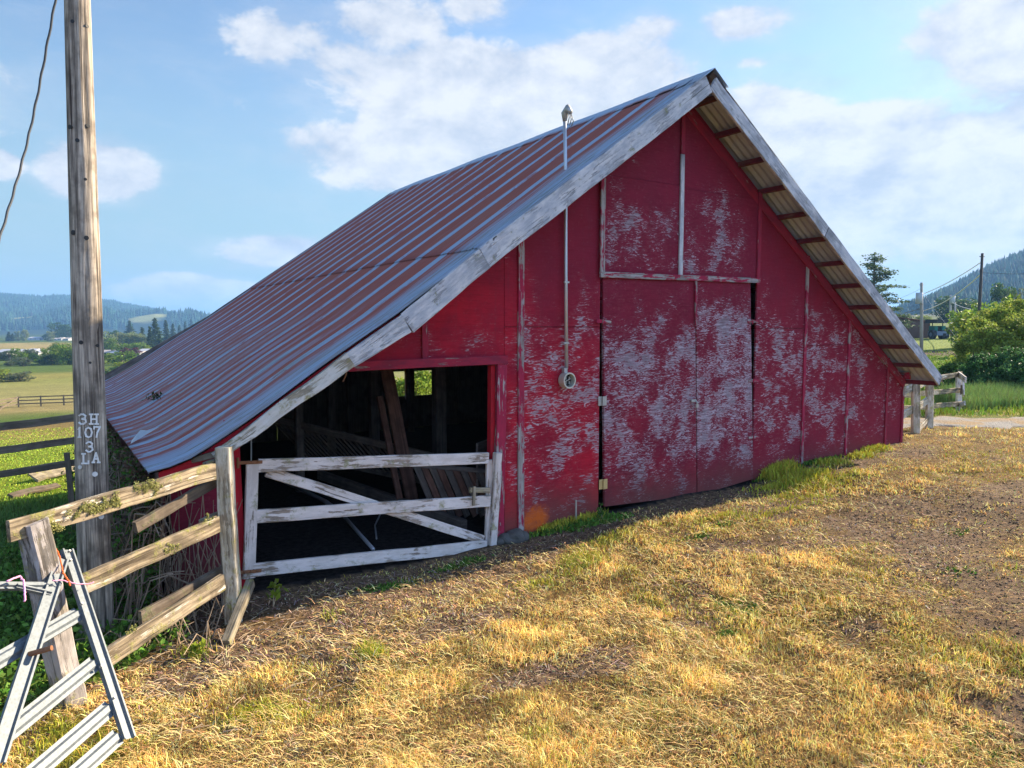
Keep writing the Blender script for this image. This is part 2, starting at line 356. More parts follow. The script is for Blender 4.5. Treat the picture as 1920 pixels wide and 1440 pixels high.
def dirtf(x, y):
    n = fbm(np.asarray(x)*1.7, np.asarray(y)*1.7, 4, 40)
    n2 = fbm(np.asarray(x)*6.5, np.asarray(y)*6.5, 3, 41)
    d = np.clip(dens_blob(DIRT, x, y)*(.95+.6*sst(x, 6, 3.5)+.55*sst(x, 6.5, 8))+(n-.5)*2.0+(n2-.5)*1.5-.08, 0, 1)
    apron = sst(y, -.95, -.5)*sst(x, 13.2, 12.4)*sst(x, .4, 1.0)*(1-.7*sst(x, 10, 11))
    return np.maximum(d, apron)
def greenf(x, y):
    n = fbm(np.asarray(x)*2.1, np.asarray(y)*2.1, 4, 60)
    return np.clip(dens_blob(GREEN, x, y)*1.35+(n-.5)*1.3-.26, 0, 1)

GOLD = np.array([.36, .22, .075]); GOLD2 = np.array([.17, .10, .04]); EARTH = np.array([.25, .165, .10]); GRN = np.array([.20, .26, .04])
def zonecol(x, y):
    dx_, dy_ = x-CAM[0], y-CAM[1]; r = np.hypot(dx_, dy_); ph = np.degrees(np.arctan2(dx_, dy_))
    n = fbm(x*.9, y*.9, 4, 5); nb = fbm(x*.06, y*.06, 4, 8); nn = n[..., None]
    c = GOLD*nn+GOLD2*(1-nn); d = dirtf(x, y)[..., None]; g = greenf(x, y)[..., None]*.6
    c = c*(1-g)+GRN*g; c = c*(1-d)+EARTH*d
    # inside the barn
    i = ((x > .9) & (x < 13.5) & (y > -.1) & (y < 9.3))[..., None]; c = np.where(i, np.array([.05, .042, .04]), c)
    # behind and left
    L = (sst(ph, 56, 50)*np.maximum(sst(y, -.2, .8), 0))[..., None]*(1-i)
    rr = r*(1+.12*(nb-.5)*2)
    keys = [0, 14, 18, 40, 55, 72, 80, 84, 95, 130, 190, 205, 235, 330, 480, 560, 700, 760, 1500]
    cols_ = np.array([[.035, .06, .012], [.10, .16, .02], [.30, .38, .04], [.30, .37, .05], [.38, .28, .09], [.24, .17, .06], [.12, .2, .03], [.14, .2, .04], [.42, .34, .14], [.36, .33, .12], [.30, .31, .08], [.34, .31, .08], [.12, .18, .03], [.10, .16, .03], [.12, .2, .035], [.45, .34, .12], [.42, .34, .12], [.10, .16, .03], [.06, .10, .03]])
    lc = np.stack([np.interp(rr, keys, cols_[:, k]) for k in range(3)], -1)*(.8+.5*nn)
    c = c*(1-L)+lc*L
    # right
    Rw = (sst(ph, 50, 56)*sst(r, 18.5, 22))[..., None]
    rk = [0, 23, 30, 88, 92, 94, 100, 102, 140, 250, 600]
    rc = np.array([[.30, .25, .07], [.20, .24, .05], [.22, .30, .03], [.24, .32, .03], [.16, .2, .04], [.15, .10, .07], [.14, .1, .07], [.24, .32, .05], [.22, .30, .05], [.09, .15, .04], [.05, .08, .03]])
    rcc = np.stack([np.interp(r, rk, rc[:, k]) for k in range(3)], -1)*(.8+.4*nn)
    c = c*(1-Rw)+rcc*Rw
    # far hills: forest floor, with pale clearings on the spurs
    hf = sst(r, 1500, 1800)[..., None]*(ph < 50)[..., None]; cl = clearing(x, y)[..., None]
    fc = np.array([.025, .05, .02])*(1-cl)+np.array([.46, .46, .15])*cl
    c = c*(1-hf)+fc*hf
    hr_ = sst(r, 600, 800)[..., None]*(ph >= 50)[..., None]
    return c*(1-hr_)+np.array([.025, .05, .022])*hr_
def clearing(x, y):
    r = np.hypot(x-CAM[0], y-CAM[1]); ph = np.degrees(np.arctan2(x-CAM[0], y-CAM[1]))
    a = np.exp(-((ph-1.0)/2.6)**2-((r-2230-60*(ph-1))/70)**2)+np.exp(-((ph-6.5)/1.5)**2-((r-2020)/70)**2)+.8*np.exp(-((ph-8.4)/.8)**2-((r-2150)/60)**2)
    return sst(a+(fbm(x*.01, y*.01, 3, 70)-.5)*.5, .35, .6)

aph = np.concatenate([np.arange(-14, 84, .25), np.arange(84, 346, 3.0)]); aph = np.radians(aph)
arr = .5*1.0125**np.arange(0, 760); arr = arr[arr < 6500]
A, Rr = np.meshgrid(aph, arr); gx = CAM[0]+Rr*np.sin(A); gy = CAM[1]+Rr*np.cos(A)
gzv = hgt(gx, gy); nA, nR = len(aph), len(arr)
V = np.stack([gx, gy, gzv], -1).reshape(-1, 3); V = np.vstack([V, [[CAM[0], CAM[1], gz(CAM[0], CAM[1])]]])
ii, jj = np.meshgrid(np.arange(nR-1), np.arange(nA), indexing='ij'); j2 = (jj+1) % nA
quads = np.stack([ii*nA+jj, ii*nA+j2, (ii+1)*nA+j2, (ii+1)*nA+jj], -1).reshape(-1, 4)[:, ::-1]
tri = np.stack([np.full(nA, len(V)-1), (np.arange(nA)+1) % nA, np.arange(nA)], -1)[:, ::-1]
gc_ = zonecol(gx, gy).reshape(-1, 3); gc_ = np.vstack([gc_, gc_[:1]])
m_ground, t = newmat('ground'); P = t.geo(); cc = t.attr('col').outputs['Color']
nA_ = t.noise(P, 14, 6, .7); nB_ = t.noise(P, 60, 4, .7); nC_ = t.noise(t.vm('MULTIPLY', P, (.06, .06, .06)), 1.0, 6, .6)
v1 = t.m('ADD', t.m('MULTIPLY', t.step(nA_, .3, .7), .8), t.m('MULTIPLY', nB_, .6)); v1 = t.m('MULTIPLY', v1, t.m('ADD', .55, t.m('MULTIPLY', nC_, .6)))
hs = t.node('ShaderNodeHueSaturation', ins={'Color': cc, 'Value': v1, 'Saturation': 1.0})
finish(t, hs.outputs[0], .95, t.m('ADD', nA_, t.m('MULTIPLY', nB_, .6)), .9, .05, spec=.1)
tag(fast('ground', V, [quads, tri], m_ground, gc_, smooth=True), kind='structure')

# gravel road: a raised sheet crossing to the right
m_gravel, t = newmat('gravel'); P = t.geo(); vor = t.node('ShaderNodeTexVoronoi'); t.put(vor.inputs['Vector'], P); vor.inputs['Scale'].default_value = 22
g1 = t.noise(P, 30, 5, .7); g2 = t.noise(P, 1.2, 4)
c = t.mix(g1, (.08, .075, .07), (.44, .41, .37)); c = t.mix(t.step(g2, .42, .62), c, (.30, .21, .12))
finish(t, c, .95, t.m('ADD', vor.outputs[0], g1), .8, .03, spec=.1)
ra, rb = atZ(1690, 789, .33), atZ(1920, 787, .33); dr = (rb-ra).normalized(); nr = Vector((-dr.y, dr.x, 0))
NU, NV = 120, 14; uu = np.linspace(-1.2, 14, NU); vv = np.linspace(-1, 1, NV); rv = []
for u_ in uu:
    for v_ in vv:
        wd = 1.1+.5*(float(vnoise(u_*2.3, 3.1+np.sign(v_), 4))-.5)*2*abs(v_)
        p = ra+dr*float(u_)+nr*(v_*wd+.1*u_*0); z = gz(p.x, p.y)+.012+.03*(1-v_*v_)
        if abs(v_) > .99: z -= .05
        rv.append((p.x, p.y, z))
ii, jj = np.meshgrid(np.arange(NU-1), np.arange(NV-1), indexing='ij')
tag(fast('gravel_road', np.array(rv), np.stack([ii*NV+jj, (ii+1)*NV+jj, (ii+1)*NV+jj+1, ii*NV+jj+1], -1).reshape(-1, 4), m_gravel, smooth=True), kind='structure')

# ---------------------------------------------------------------- blades and leaves
def leafmat(name, trans=.35, rough=.6, var=.3):
    m, t = newmat(name); c = t.attr('col').outputs['Color']; n = t.noise(t.geo(), 3, 3)
    hs = t.node('ShaderNodeHueSaturation', ins={'Color': c, 'Value': t.m('ADD', 1-var*.5, t.m('MULTIPLY', n, var))}); finish(t, hs.outputs[0], rough, trans=trans, spec=.06); return m
m_blade = leafmat('grass_blade', .14); m_leaf = leafmat('leaf', .38, .5); m_dry = leafmat('dry_stalk', .1, .8)
def blades(name, x, y, h, w, lean, colr, mat=m_blade, label=None, cat='grass', z=None, az_=None, kind='stuff', parent=None):
    n = len(x); z = hgt(x, y) if z is None else z; a = rng.uniform(0, 2*np.pi, n) if az_ is None else az_
    f = rng.uniform(0, 2*np.pi, n); wx, wy = np.cos(f)*w/2, np.sin(f)*w/2
    lx, ly = np.cos(a)*np.sin(lean), np.sin(a)*np.sin(lean); lz = np.cos(lean)
    V = np.empty((n, 5, 3)); b = np.stack([x, y, z-.01], -1); W_ = np.stack([wx, wy, 0*wx], -1); D1 = np.stack([lx*.5, ly*.5, lz*.9+.1], -1)*h[:, None]
    D2 = np.stack([lx, ly, lz*.45+.0], -1)*h[:, None]
    V[:, 0] = b-W_; V[:, 1] = b+W_; V[:, 2] = b+D1*.55-W_*.8; V[:, 3] = b+D1*.55+W_*.8; V[:, 4] = b+D1*.55+D2*.6
    k = np.arange(n)[:, None]*5; Q = k+np.array([[0, 1, 3, 2]]); T = k+np.array([[2, 3, 4]])
    o = fast(name, V.reshape(-1, 3), [Q, T], mat, np.repeat(colr, 5, 0), parent)
    return tag(o, label, cat, kind=kind) if label else o
def scatter(n, r0, r1, p0, p1, pw=1.0):
    """ground positions, thinning out with distance"""
    u = rng.random(n); r = r0*(r1/r0)**(u**pw); p = np.radians(rng.uniform(p0, p1, n)); return CAM[0]+r*np.sin(p), CAM[1]+r*np.cos(p), r
def tint(base, n, s=.25, hue=.12):
    b = np.asarray(base)[None, :]*np.ones((n, 1)); return np.clip(b*(1+rng.normal(0, s, n)[:, None]).clip(.35, 1.8)*(1+rng.normal(0, hue, (n, 3))), .005, .9)

NB = 640000
x, y, r = scatter(NB, 2.6, 26, -6, 74); keep = ((y < -.15) | ((x > 13.9) & (y < 2.5)) ) & (r > 2.6)
rd = ((Vector((0, 0, 0)).x+(x-ra.x)*nr.x+(y-ra.y)*nr.y)); onroad = (np.abs(rd) < 1.15) & (x > ra.x-1.2)
df = dirtf(x, y); keep &= ~onroad & (rng.random(NB) > df*.80) & ~((x < 1.9) & (y > -1.2))
x, y, r = x[keep], y[keep], r[keep]; n = len(x); g = greenf(x, y); cl = fbm(x*2.6, y*2.6, 3, 90); cl2 = fbm(x*.8, y*.8, 3, 91)
h = (.038+.062*sst(cl, .3, .75)+.05*g)*(1-.45*df[keep])*rng.uniform(.5, 1.4, n); w = np.clip(.0011*r, .003, .013)*rng.uniform(.6, 1.3, n)
ln = rng.uniform(.25, 1.35, n); isg = rng.random(n) < np.clip(g*.9+.06+.34*sst(cl2, .45, .65), 0, .9)
cb = np.where(isg[:, None], tint([.42, .40, .05], n), tint([.95, .58, .20], n, .42)*(.72+.75*cl[:, None])*(1-.45*sst(fbm(x*5, y*5, 2, 92), .52, .68))[:, None])
blades('dry_grass', x, y, h, w, ln, cb, label='cropped golden dry grass across the foreground yard')
x, y, r = scatter(90000, 2.8, 22, -4, 72); cl = fbm(x*1.9, y*1.9, 3, 95); k = (y < -.3) & (cl > .46) & (rng.random(len(x)) > dirtf(x, y)*.6) & ~((x < 1.9) & (y > -1.2)) & ~((np.abs((x-ra.x)*nr.x+(y-ra.y)*nr.y) < 1.2) & (x > ra.x-1.2)); x, y, r = x[k], y[k], r[k]; n = len(x)
blades('mown_straw', x, y, rng.uniform(.07, .19, n), np.clip(.0009*r, .0025, .010)*rng.uniform(.6, 1.2, n), rng.uniform(1.15, 1.5, n), tint([.95, .60, .25], n, .3), m_dry, label='long flattened dry straw lying over the cropped grass', z=hgt(x, y)+.03+rng.random(n)*.03, az_=2.2+rng.normal(0, 1.0, n)+3*fbm(x*.7, y*.7, 2, 96))
# greener taller growth by the wall foot and on patches
def patch(name, specs, per, hh, colr, label, cat='grass', wmul=1.0, lean=.6):
    X_, Y2, H_, W2 = [], [], [], []
    for (px, py, sx, sy, k) in specs:
        c = ground(px, py); m_ = int(per*k); X_.append(rng.normal(c.x, sx, m_)); Y2.append(np.minimum(rng.normal(c.y, sy, m_), -.04 if (c.x > .6 and c.x < 13.4 and c.y < 1) else 99)); H_.append(rng.uniform(.4, 1.2, m_)*hh*math.sqrt(k))
        dd = math.hypot(c.x-CAM[0], c.y-CAM[1]); W2.append(np.full(m_, max(.004, .0012*dd))*rng.uniform(.6, 1.3, m_)*wmul)
    X_ = np.concatenate(X_); Y2 = np.concatenate(Y2); H_ = np.concatenate(H_); W2 = np.concatenate(W2); m_ = len(X_)
    return blades(name, X_, Y2, H_, W2, rng.uniform(.05, lean+.4, m_), tint(colr, m_), label=label, cat=cat)
patch('wall_grass', [(1455, 890, .16, .12, 1.6), (1445, 875, .10, .08, 1.2), (1500, 895, .2, .12, .7), (1560, 870, .15, .1, .5), (1500, 905, .4, .10, .4), (1612, 856, .12, .08, .4), (1445, 915, .2, .06, .3), (1350, 972, .25, .05, .25), (1640, 845, .14, .08, .5), (1560, 925, .6, .10, .25), (1460, 962, .5, .05, .25), (1530, 890, .12, .08, .4), (1040, 990, .14, .06, .4), (1100, 975, .12, .06, .4)], 1300, .19, [.44, .42, .05], 'bright yellow green grass tufts growing along the foot of the red wall')
patch('ground_weeds', [(840, 1068, .10, .04, .4), (740, 1100, .12, .05, .5), (700, 1105, .08, .04, .3), (885, 1055, .09, .04, .6), (1100, 985, .2, .05, 1.0), (1150, 975, .15, .05, .9), (1040, 995, .2, .05, .8), (1530, 865, .25, .1, .9), (1440, 890, .2, .1, .8), (1375, 1140, .10, .07, .5), (1400, 1150, .08, .05, .4), (1365, 1190, .06, .04, .3), (1310, 1010, .1, .05, .3), (1795, 1075, .08, .06, .2), (1800, 1000, .1, .05, .2), (1900, 1420, .2, .15, .4), (1360, 985, .12, .05, .3)], 420, .09, [.10, .19, .03], 'low dark green weeds sprouting along the wall foot and in the yard', 'weeds', 3.0, .8)
patch('grass_tuft', [(700, 1235, .07, .05, 1.0), (690, 1220, .05, .05, .6), (1080, 1060, .12, .08, .8), (620, 1160, .05, .05, .3), (560, 1350, .12, .07, .5), (1005, 1385, .07, .05, .4), (370, 1230, .08, .06, .6), (500, 1330, .1, .05, .5)], 260, .14, [.36, .38, .05], 'yellow green grass tufts standing up from the dry yard', 'grass')
# litter: straw and twigs
x, y, r = scatter(52000, 3.0, 15, -4, 66); wgt = np.clip(dirtf(x, y)+dens_blob(blob([(650, 1200, 1.0, .6), (400, 1260, .7, .6), (900, 1110, 1.2, .4), (1620, 985, 3, .6)]), x, y), 0, 1)
k = (rng.random(len(x)) < wgt*.85) & (y < -.25); x, y, r = x[k], y[k], r[k]; n = len(x); a = rng.uniform(0, np.pi, n); L_ = rng.uniform(.01, .06, n)*(1+2.2*(rng.random(n) < .06)); w = np.clip(.0011*r, .0025, .008)*rng.uniform(.5, 1.2, n)
zz = hgt(x, y)+.006+rng.random(n)*.02; du = np.stack([np.cos(a)*L_/2, np.sin(a)*L_/2, rng.normal(0, .006, n)], -1); dv = np.stack([-np.sin(a)*w/2, np.cos(a)*w/2, 0*a], -1); b = np.stack([x, y, zz], -1)
V = np.stack([b-du-dv, b+du-dv, b+du+dv, b-du+dv], 1).reshape(-1, 3); mixc = rng.random(n)[:, None]
cb = np.where(mixc < .45, tint([.50, .38, .24], n), np.where(mixc < .75, tint([.22, .12, .08], n), tint([.38, .30, .26], n)))
tag(fast('straw_litter', V, np.arange(n*4).reshape(-1, 4), m_dry, np.repeat(cb, 4, 0)), 'scattered straw twigs and chips on the bare earth', 'litter', kind='stuff')
def clods(name, n, r0, r1, colr, s0, s1, label, thr):
    x, y, r = scatter(n, r0, r1, -4, 70); k = (rng.random(n) < np.clip(dirtf(x, y), 0, 1)*thr+.02) & (y < -.2); x, y, r = x[k], y[k], r[k]; n = len(x); sc = rng.uniform(s0, s1, n)*(.6+r*.045)
    O = np.array([[1, 0, 0], [0, 1, 0], [-1, 0, 0], [0, -1, 0], [0, 0, .7], [0, 0, -.5]]); P = O[None]*sc[:, None, None]*rng.uniform(.55, 1.3, (n, 6, 1)); a = rng.uniform(0, 6.28, n)
    X2 = P[..., 0]*np.cos(a)[:, None]-P[..., 1]*np.sin(a)[:, None]; Y2 = P[..., 0]*np.sin(a)[:, None]+P[..., 1]*np.cos(a)[:, None]
    V = np.stack([X2+x[:, None], Y2+y[:, None], P[..., 2]+hgt(x, y)[:, None]], -1).reshape(-1, 3); T = np.array([[0, 1, 4], [1, 2, 4], [2, 3, 4], [3, 0, 4], [1, 0, 5], [2, 1, 5], [3, 2, 5], [0, 3, 5]])
    F = (np.arange(n)[:, None, None]*6+T[None]).reshape(-1, 3); tag(fast(name, V, F, m_dry, np.repeat(tint(colr, n, .3, .08), 6, 0)), label, 'clods', kind='stuff')
clods('earth_clods', 60000, 3.2, 18, [.20, .13, .085], .006, .020, 'crumbled brown earth clods on the trodden bare ground', .8)
sk = MB()
for i in range(330):
    px, py = random.choice([(random.uniform(260, 800), random.uniform(1150, 1300)), (random.uniform(480, 960), random.uniform(1110, 1230)), (random.uniform(230, 480), random.uniform(1180, 1400))])
    c = ground(px, py)
    if c.y > -.55: continue
    a = random.uniform(0, math.pi) if random.random() < .5 else random.uniform(-.2, .9); l = random.uniform(.05, .22); d = Vector((math.cos(a), math.sin(a), random.uniform(-.1, .25)))*l
    sk.tube([c-d*.5+Vector((0, 0, .012)), c+Vector((random.uniform(-.01, .01), random.uniform(-.01, .01), .02)), c+d*.5+Vector((0, 0, .012))], random.uniform(.0022, .006), 5)
m_stick = wood('stick_wood', (.34, .24, .14), (.52, .40, .26), crk=.2)
tag(sk.build('cut_stems', m_stick), 'cut brown stems and sticks lying between fence and gate', 'sticks', kind='stuff')
# left side green grass, and the tall grass behind the road
x, y, r = scatter(60000, 7.2, 60, -4, 17); k = (y > .1) & ~((x > .5) & (y < 9.6)); x, y, r = x[k], y[k], r[k]; n = len(x)
rough_ = sst(r, 18, 12); h = (.06+.16*rough_)*rng.uniform(.5, 1.4, n); cb = tint([.17, .26, .03], n)*(1-rough_[:, None])+tint([.10, .19, .05], n)*rough_[:, None]
blades('pasture_grass', x, y, h, .0012*r*rng.uniform(.6, 1.3, n), rng.uniform(.1, .9, n), np.clip(cb*np.where(r > 15.5, 1.35, 1.0)[:, None]*np.array([1.2, 1.05, 1.0]), 0, .9), label='lush green pasture grass beyond the left fence')
a_, b_ = ground(1815, 772), ground(1960, 762); n = 16000; u = rng.uniform(-.02, 1.4, n); v = rng.uniform(0, 1, n)
x = a_.x+(b_.x-a_.x)*u+v*1.9*.77; y = a_.y+(b_.y-a_.y)*u+v*1.9*.9; hv = .8*sst(u, -.05, .1)
blades('tall_grass', x, y, hv*rng.uniform(.5, 1.15, n)*(.6+.4*v), rng.uniform(.008, .018, n), rng.uniform(.05, .45, n), tint([.22, .31, .09], n), label='tall green grass standing between gravel road and bramble bank')
x, y, r = scatter(26000, 19, 100, 58, 72); k = ~((r < 24) & (x > 24)) & ~(np.abs((x-ra.x)*nr.x+(y-ra.y)*nr.y) < 1.3); x, y, r = x[k], y[k], r[k]; n = len(x)
blades('meadow_grass', x, y, rng.uniform(.08, .3, n), .0011*r*rng.uniform(.6, 1.3, n), rng.uniform(.1, .8, n), tint([.24, .33, .04], n), label='bright green meadow grass beyond the corner fence')

# ---------------------------------------------------------------- materials for built things
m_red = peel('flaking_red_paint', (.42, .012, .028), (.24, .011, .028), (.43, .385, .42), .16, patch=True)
m_door1 = peel('flaking_red_door_paint', (.25, .014, .032), (.14, .012, .028), (.42, .375, .42), .30, ox=7.3, fine=1.6)
m_door2 = peel('worn_red_door_paint', (.26, .016, .034), (.15, .013, .030), (.44, .395, .44), .42, ox=3.9, fine=2.0)
m_loft = peel('loft_red_paint', (.28, .014, .036), (.18, .014, .034), (.42, .37, .41), .14, ox=11.1, fine=1.5)
m_trim = wood('red_trim', (.20, .17, .15), (.33, .30, .28), paint=(.30, .016, .040), paint2=(.19, .015, .036), cover=.92)
m_trimworn = wood('worn_red_trim', (.24, .21, .19), (.40, .37, .35), paint=(.36, .018, .055), paint2=(.25, .016, .045), cover=.48)
m_redbright = wood('red_board', (.2, .1, .08), (.3, .2, .16), paint=(.45, .010, .022), paint2=(.30, .010, .02), cover=1.0)
m_white = wood('flaking_white_paint', (.22, .17, .13), (.38, .31, .25), paint=(.66, .59, .55), paint2=(.52, .46, .42), cover=.66, moss=.30, mossc=(.24, .23, .10))
m_fascia = wood('weathered_white_fascia', (.26, .26, .27), (.42, .42, .43), paint=(.58, .56, .55), paint2=(.36, .37, .40), cover=.52, moss=.1, mossc=(.22, .22, .1))
m_fascialow = wood('mossy_fascia', (.22, .19, .14), (.40, .36, .28), paint=(.56, .54, .50), paint2=(.45, .43, .38), cover=.42, moss=.5, mossc=(.22, .19, .06))
m_post = wood('limewashed_post', (.16, .13, .09), (.40, .34, .24), paint=(.56, .51, .41), paint2=(.36, .31, .22), cover=.5, moss=.45)
m_rail = wood('lichened_rail', (.07, .05, .03), (.46, .36, .23), crk=1.5, moss=.5, mossc=(.26, .25, .06), paint=(.62, .56, .46), paint2=(.40, .34, .25), cover=.08)
m_raildark = wood('dark_rail', (.10, .075, .055), (.22, .17, .12), moss=.4, mossc=(.13, .14, .06))
m_stake = wood('grey_stake', (.12, .10, .07), (.38, .32, .22), moss=.4, crk=1.1)
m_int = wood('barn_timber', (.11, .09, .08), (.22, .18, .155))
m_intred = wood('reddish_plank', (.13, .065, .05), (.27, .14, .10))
m_rust = plain('rusty_iron', (.26, .12, .06), .8, .3, .5, 30)
m_steel = plain('hinge_steel', (.42, .41, .38), .5, .6, .25, 40)
m_brass = plain('yellowed_hinge', (.52, .38, .16), .6, .2, .3, 40)
m_cond = plain('galvanised_conduit', (.50, .52, .55), .45, .6, .15, 20)
m_dark = plain('dark_socket', (.03, .03, .03), .6, 0, .3, 30)
m_number = plain('tin_numeral', (.66, .64, .60), .6, .2, .25, 45)
m_wire = plain('dark_cable', (.05, .055, .06), .6)
m_stone = plain('field_stone', (.085, .08, .072), .9, 0, .35, 9)
m_galv, t = newmat('galvanised_gate_steel'); g = t.attr('gc').outputs['Vector']; v = t.node('ShaderNodeTexVoronoi'); t.put(v.inputs['Vector'], g); v.inputs['Scale'].default_value = 55
finish(t, t.mix(t.m('ADD', t.m('MULTIPLY', v.outputs[0], .6), t.m('MULTIPLY', t.noise(g, 6, 5), .5)), (.085, .10, .11), (.19, .215, .23)), .55, t.noise(g, 12, 4), .12, .004, .25, spec=.4)

# corrugated iron: clean zinc strip at each sheet lap, rust with run marks between
def iron(name, under=False):
    m, t = newmat(name); P = t.obj(); X, Y_, Z = t.sep(P)[0:3]
    s = t.comb(t.m('MULTIPLY', X, .55), t.m('MULTIPLY', Y_, 26), 0); s2 = t.comb(t.m('MULTIPLY', X, 1.6), t.m('MULTIPLY', Y_, 60), 4.0)
    pat = t.step(t.noise(t.vm('MULTIPLY', P, (.9, 3.0, .9)), 1.3, 6, .7), .54, .62)
    st = t.noise(s, 1, 6, .7, .2); st2 = t.noise(s2, 1, 4, .6); bg_ = t.noise(P, .8, 4)
    ph = t.m('FRACT', t.m('DIVIDE', t.m('ADD', Y_, t.m('ADD', 5.0, t.m('MULTIPLY', t.m('SUBTRACT', t.noise(t.vm('MULTIPLY', P, (.5, 0, 0)), 1, 2), .5), .03))), .325))
    lap = t.m('MULTIPLY', t.step(ph, .0, .04), t.step(ph, .58, .48))
    odd = t.m('FRACT', t.m('DIVIDE', t.m('ADD', Y_, 5.0), .65)); odd = t.m('GREATER_THAN', odd, .5)
    # the second line of each sheet only shows on the lower course
    lap = t.m('MULTIPLY', t.m('MULTIPLY', lap, t.m('SUBTRACT', 1.0, t.m('MULTIPLY', pat, .75))), t.m('SUBTRACT', 1.0, t.m('MULTIPLY', odd, t.m('ADD', .45, t.m('MULTIPLY', t.step(X, 1.8, 3.6), .55)))))
    lowc = t.step(X, 4.2, 1.4)
    grey = t.step(t.m('ADD', st, t.m('MULTIPLY', lowc, .10)), .57, .67)
    front = t.m('MULTIPLY', t.step(t.m('ADD', Y_, t.m('MULTIPLY', t.m('SUBTRACT', st, .5), .9)), .12, -.18), .85)
    eave = t.step(X, 2.2, .8); cap = t.step(X, 7.15, 7.3)
    cl = t.m('MAXIMUM', t.m('MAXIMUM', lap, front), t.m('MAXIMUM', t.m('MULTIPLY', grey, t.m('ADD', .08, t.m('MULTIPLY', lowc, .26))), cap))
    rust = t.mix(st2, (.21, .052, .042), (.38, .12, .085)); rust = t.mix(t.m('MULTIPLY', t.step(bg_, .45, .7), .4), rust, (.30, .13, .09))
    zinc = t.mix(st, (.27, .34, .43), (.46, .55, .66)); lich = t.mix(st2, (.12, .12, .09), (.34, .33, .26))
    zinc = t.mix(t.m('MULTIPLY', t.m('MULTIPLY', t.step(t.m('ADD', st2, t.m('MULTIPLY', st, .5)), .74, .82), t.m('MAXIMUM', front, lowc)), .85), zinc, lich)
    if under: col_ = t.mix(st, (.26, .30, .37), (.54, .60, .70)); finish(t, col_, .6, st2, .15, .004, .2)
    else: finish(t, t.mix(cl, rust, zinc), t.m('SUBTRACT', .85, t.m('MULTIPLY', cl, .42)), st2, .2, .003, t.m('MULTIPLY', cl, .5), spec=.25)
    return m
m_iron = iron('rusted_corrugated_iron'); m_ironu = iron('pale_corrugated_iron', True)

# ---------------------------------------------------------------- the barn
barn = thing('red_barn', 'weathered red barn with rusted corrugated roof and peeling plywood front', 'barn')
RID, YF, YB = (7.45, 5.80), -.55, 9.4
def roofz(x):      # top of iron
    return float(np.interp(x, [.70, .96, 1.12, 1.6, 2.19, 2.94, 3.98, 7.45, 13.72], [1.285, 1.345, 1.42, 1.715, 2.12, 2.60, 3.34, 5.80, 1.49]))
def undr(x): return roofz(x)-.17/ math.cos(R(34))*.6-.05
# front wall: vertical plywood columns between seams
def colpoly(x0, x1, zb0, zb1, zt=None, drop=.12):
    xs = [x0]+[k for k in (3.1, 3.98, 7.45) if x0 < k < x1]+[x1]
    top = [(x, roofz(x)-drop if zt is None else min(zt, roofz(x)-drop)) for x in xs]
    if zt is None and x0 < 7.45 < x1: pass
    return [(x0, zb0)]+[(x1, zb1)]+top[::-1]
def wallpiece(mb, P2, y=0.0, t_=.03, name='wall_panel', mat=None):
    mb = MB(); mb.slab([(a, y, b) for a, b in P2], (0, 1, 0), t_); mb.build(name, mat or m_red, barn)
fw = MB(); G = .0035
cols_x = [(.95, 1.50), (4.60, 4.85), (4.85, 6.07), (9.17, 10.39), (10.39, 11.62), (11.62, 12.86), (12.86, 13.42)]
def zfoot(x): return float(np.interp(x, [.9, 4.5, 4.8, 6.1, 9.2, 10.4, 13.4], [-.15, -.13, -.05, .08, .10, .2, .28]))
m_leftpanel = peel('dull_red_paint', (.20, .018, .04), (.13, .016, .034), (.4, .34, .38), .1)
for a, b in cols_x:
    seams = {4.85: [2.50, 3.76], 9.17: [2.48], 10.39: [2.2], 4.60: [2.5]}.get(a, [])
    zs = [None]+seams+[None]
    for i in range(len(zs)-1):
        lo, hi = zs[i], zs[i+1]
        if hi is not None and hi > min(roofz(a), roofz(b))-.2: hi = None
        P2 = colpoly(a+G, b-G, (zfoot(a) if lo is None else lo+G), (zfoot(b) if lo is None else lo+G), None if hi is None else hi-G)
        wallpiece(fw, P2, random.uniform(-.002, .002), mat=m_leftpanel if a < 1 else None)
        if hi is None: break
# over the open bay, and over the doors up to the loft panel
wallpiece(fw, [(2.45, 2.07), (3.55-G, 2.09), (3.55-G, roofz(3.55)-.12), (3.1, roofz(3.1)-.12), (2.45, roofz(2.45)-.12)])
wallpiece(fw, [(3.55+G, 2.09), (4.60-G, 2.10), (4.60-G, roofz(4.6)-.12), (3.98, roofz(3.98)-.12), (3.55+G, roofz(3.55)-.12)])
# loft panel sits slightly proud
lp = MB()
for (a, b, z0, z1) in [(6.09, 7.46-G, 3.20, 4.43), (7.46+G, 9.10, 3.22, 4.40)]:
    wallpiece(lp, [(a, z0), (b, z0+.01), (b, z1), (a, z1)], -.03, .03, 'loft_panel', m_loft)
wallpiece(lp, [(6.09, 4.435), (7.46-G, 4.435), (7.46-G, roofz(7.44)-.1), (6.09, roofz(6.09)-.12)], -.022, .03, 'loft_panel', m_loft)
wallpiece(lp, [(7.46+G, 4.405), (9.10, 4.405), (9.10, roofz(9.1)-.12), (7.46+G, roofz(7.47)-.1)], -.022, .03, 'loft_panel', m_loft)
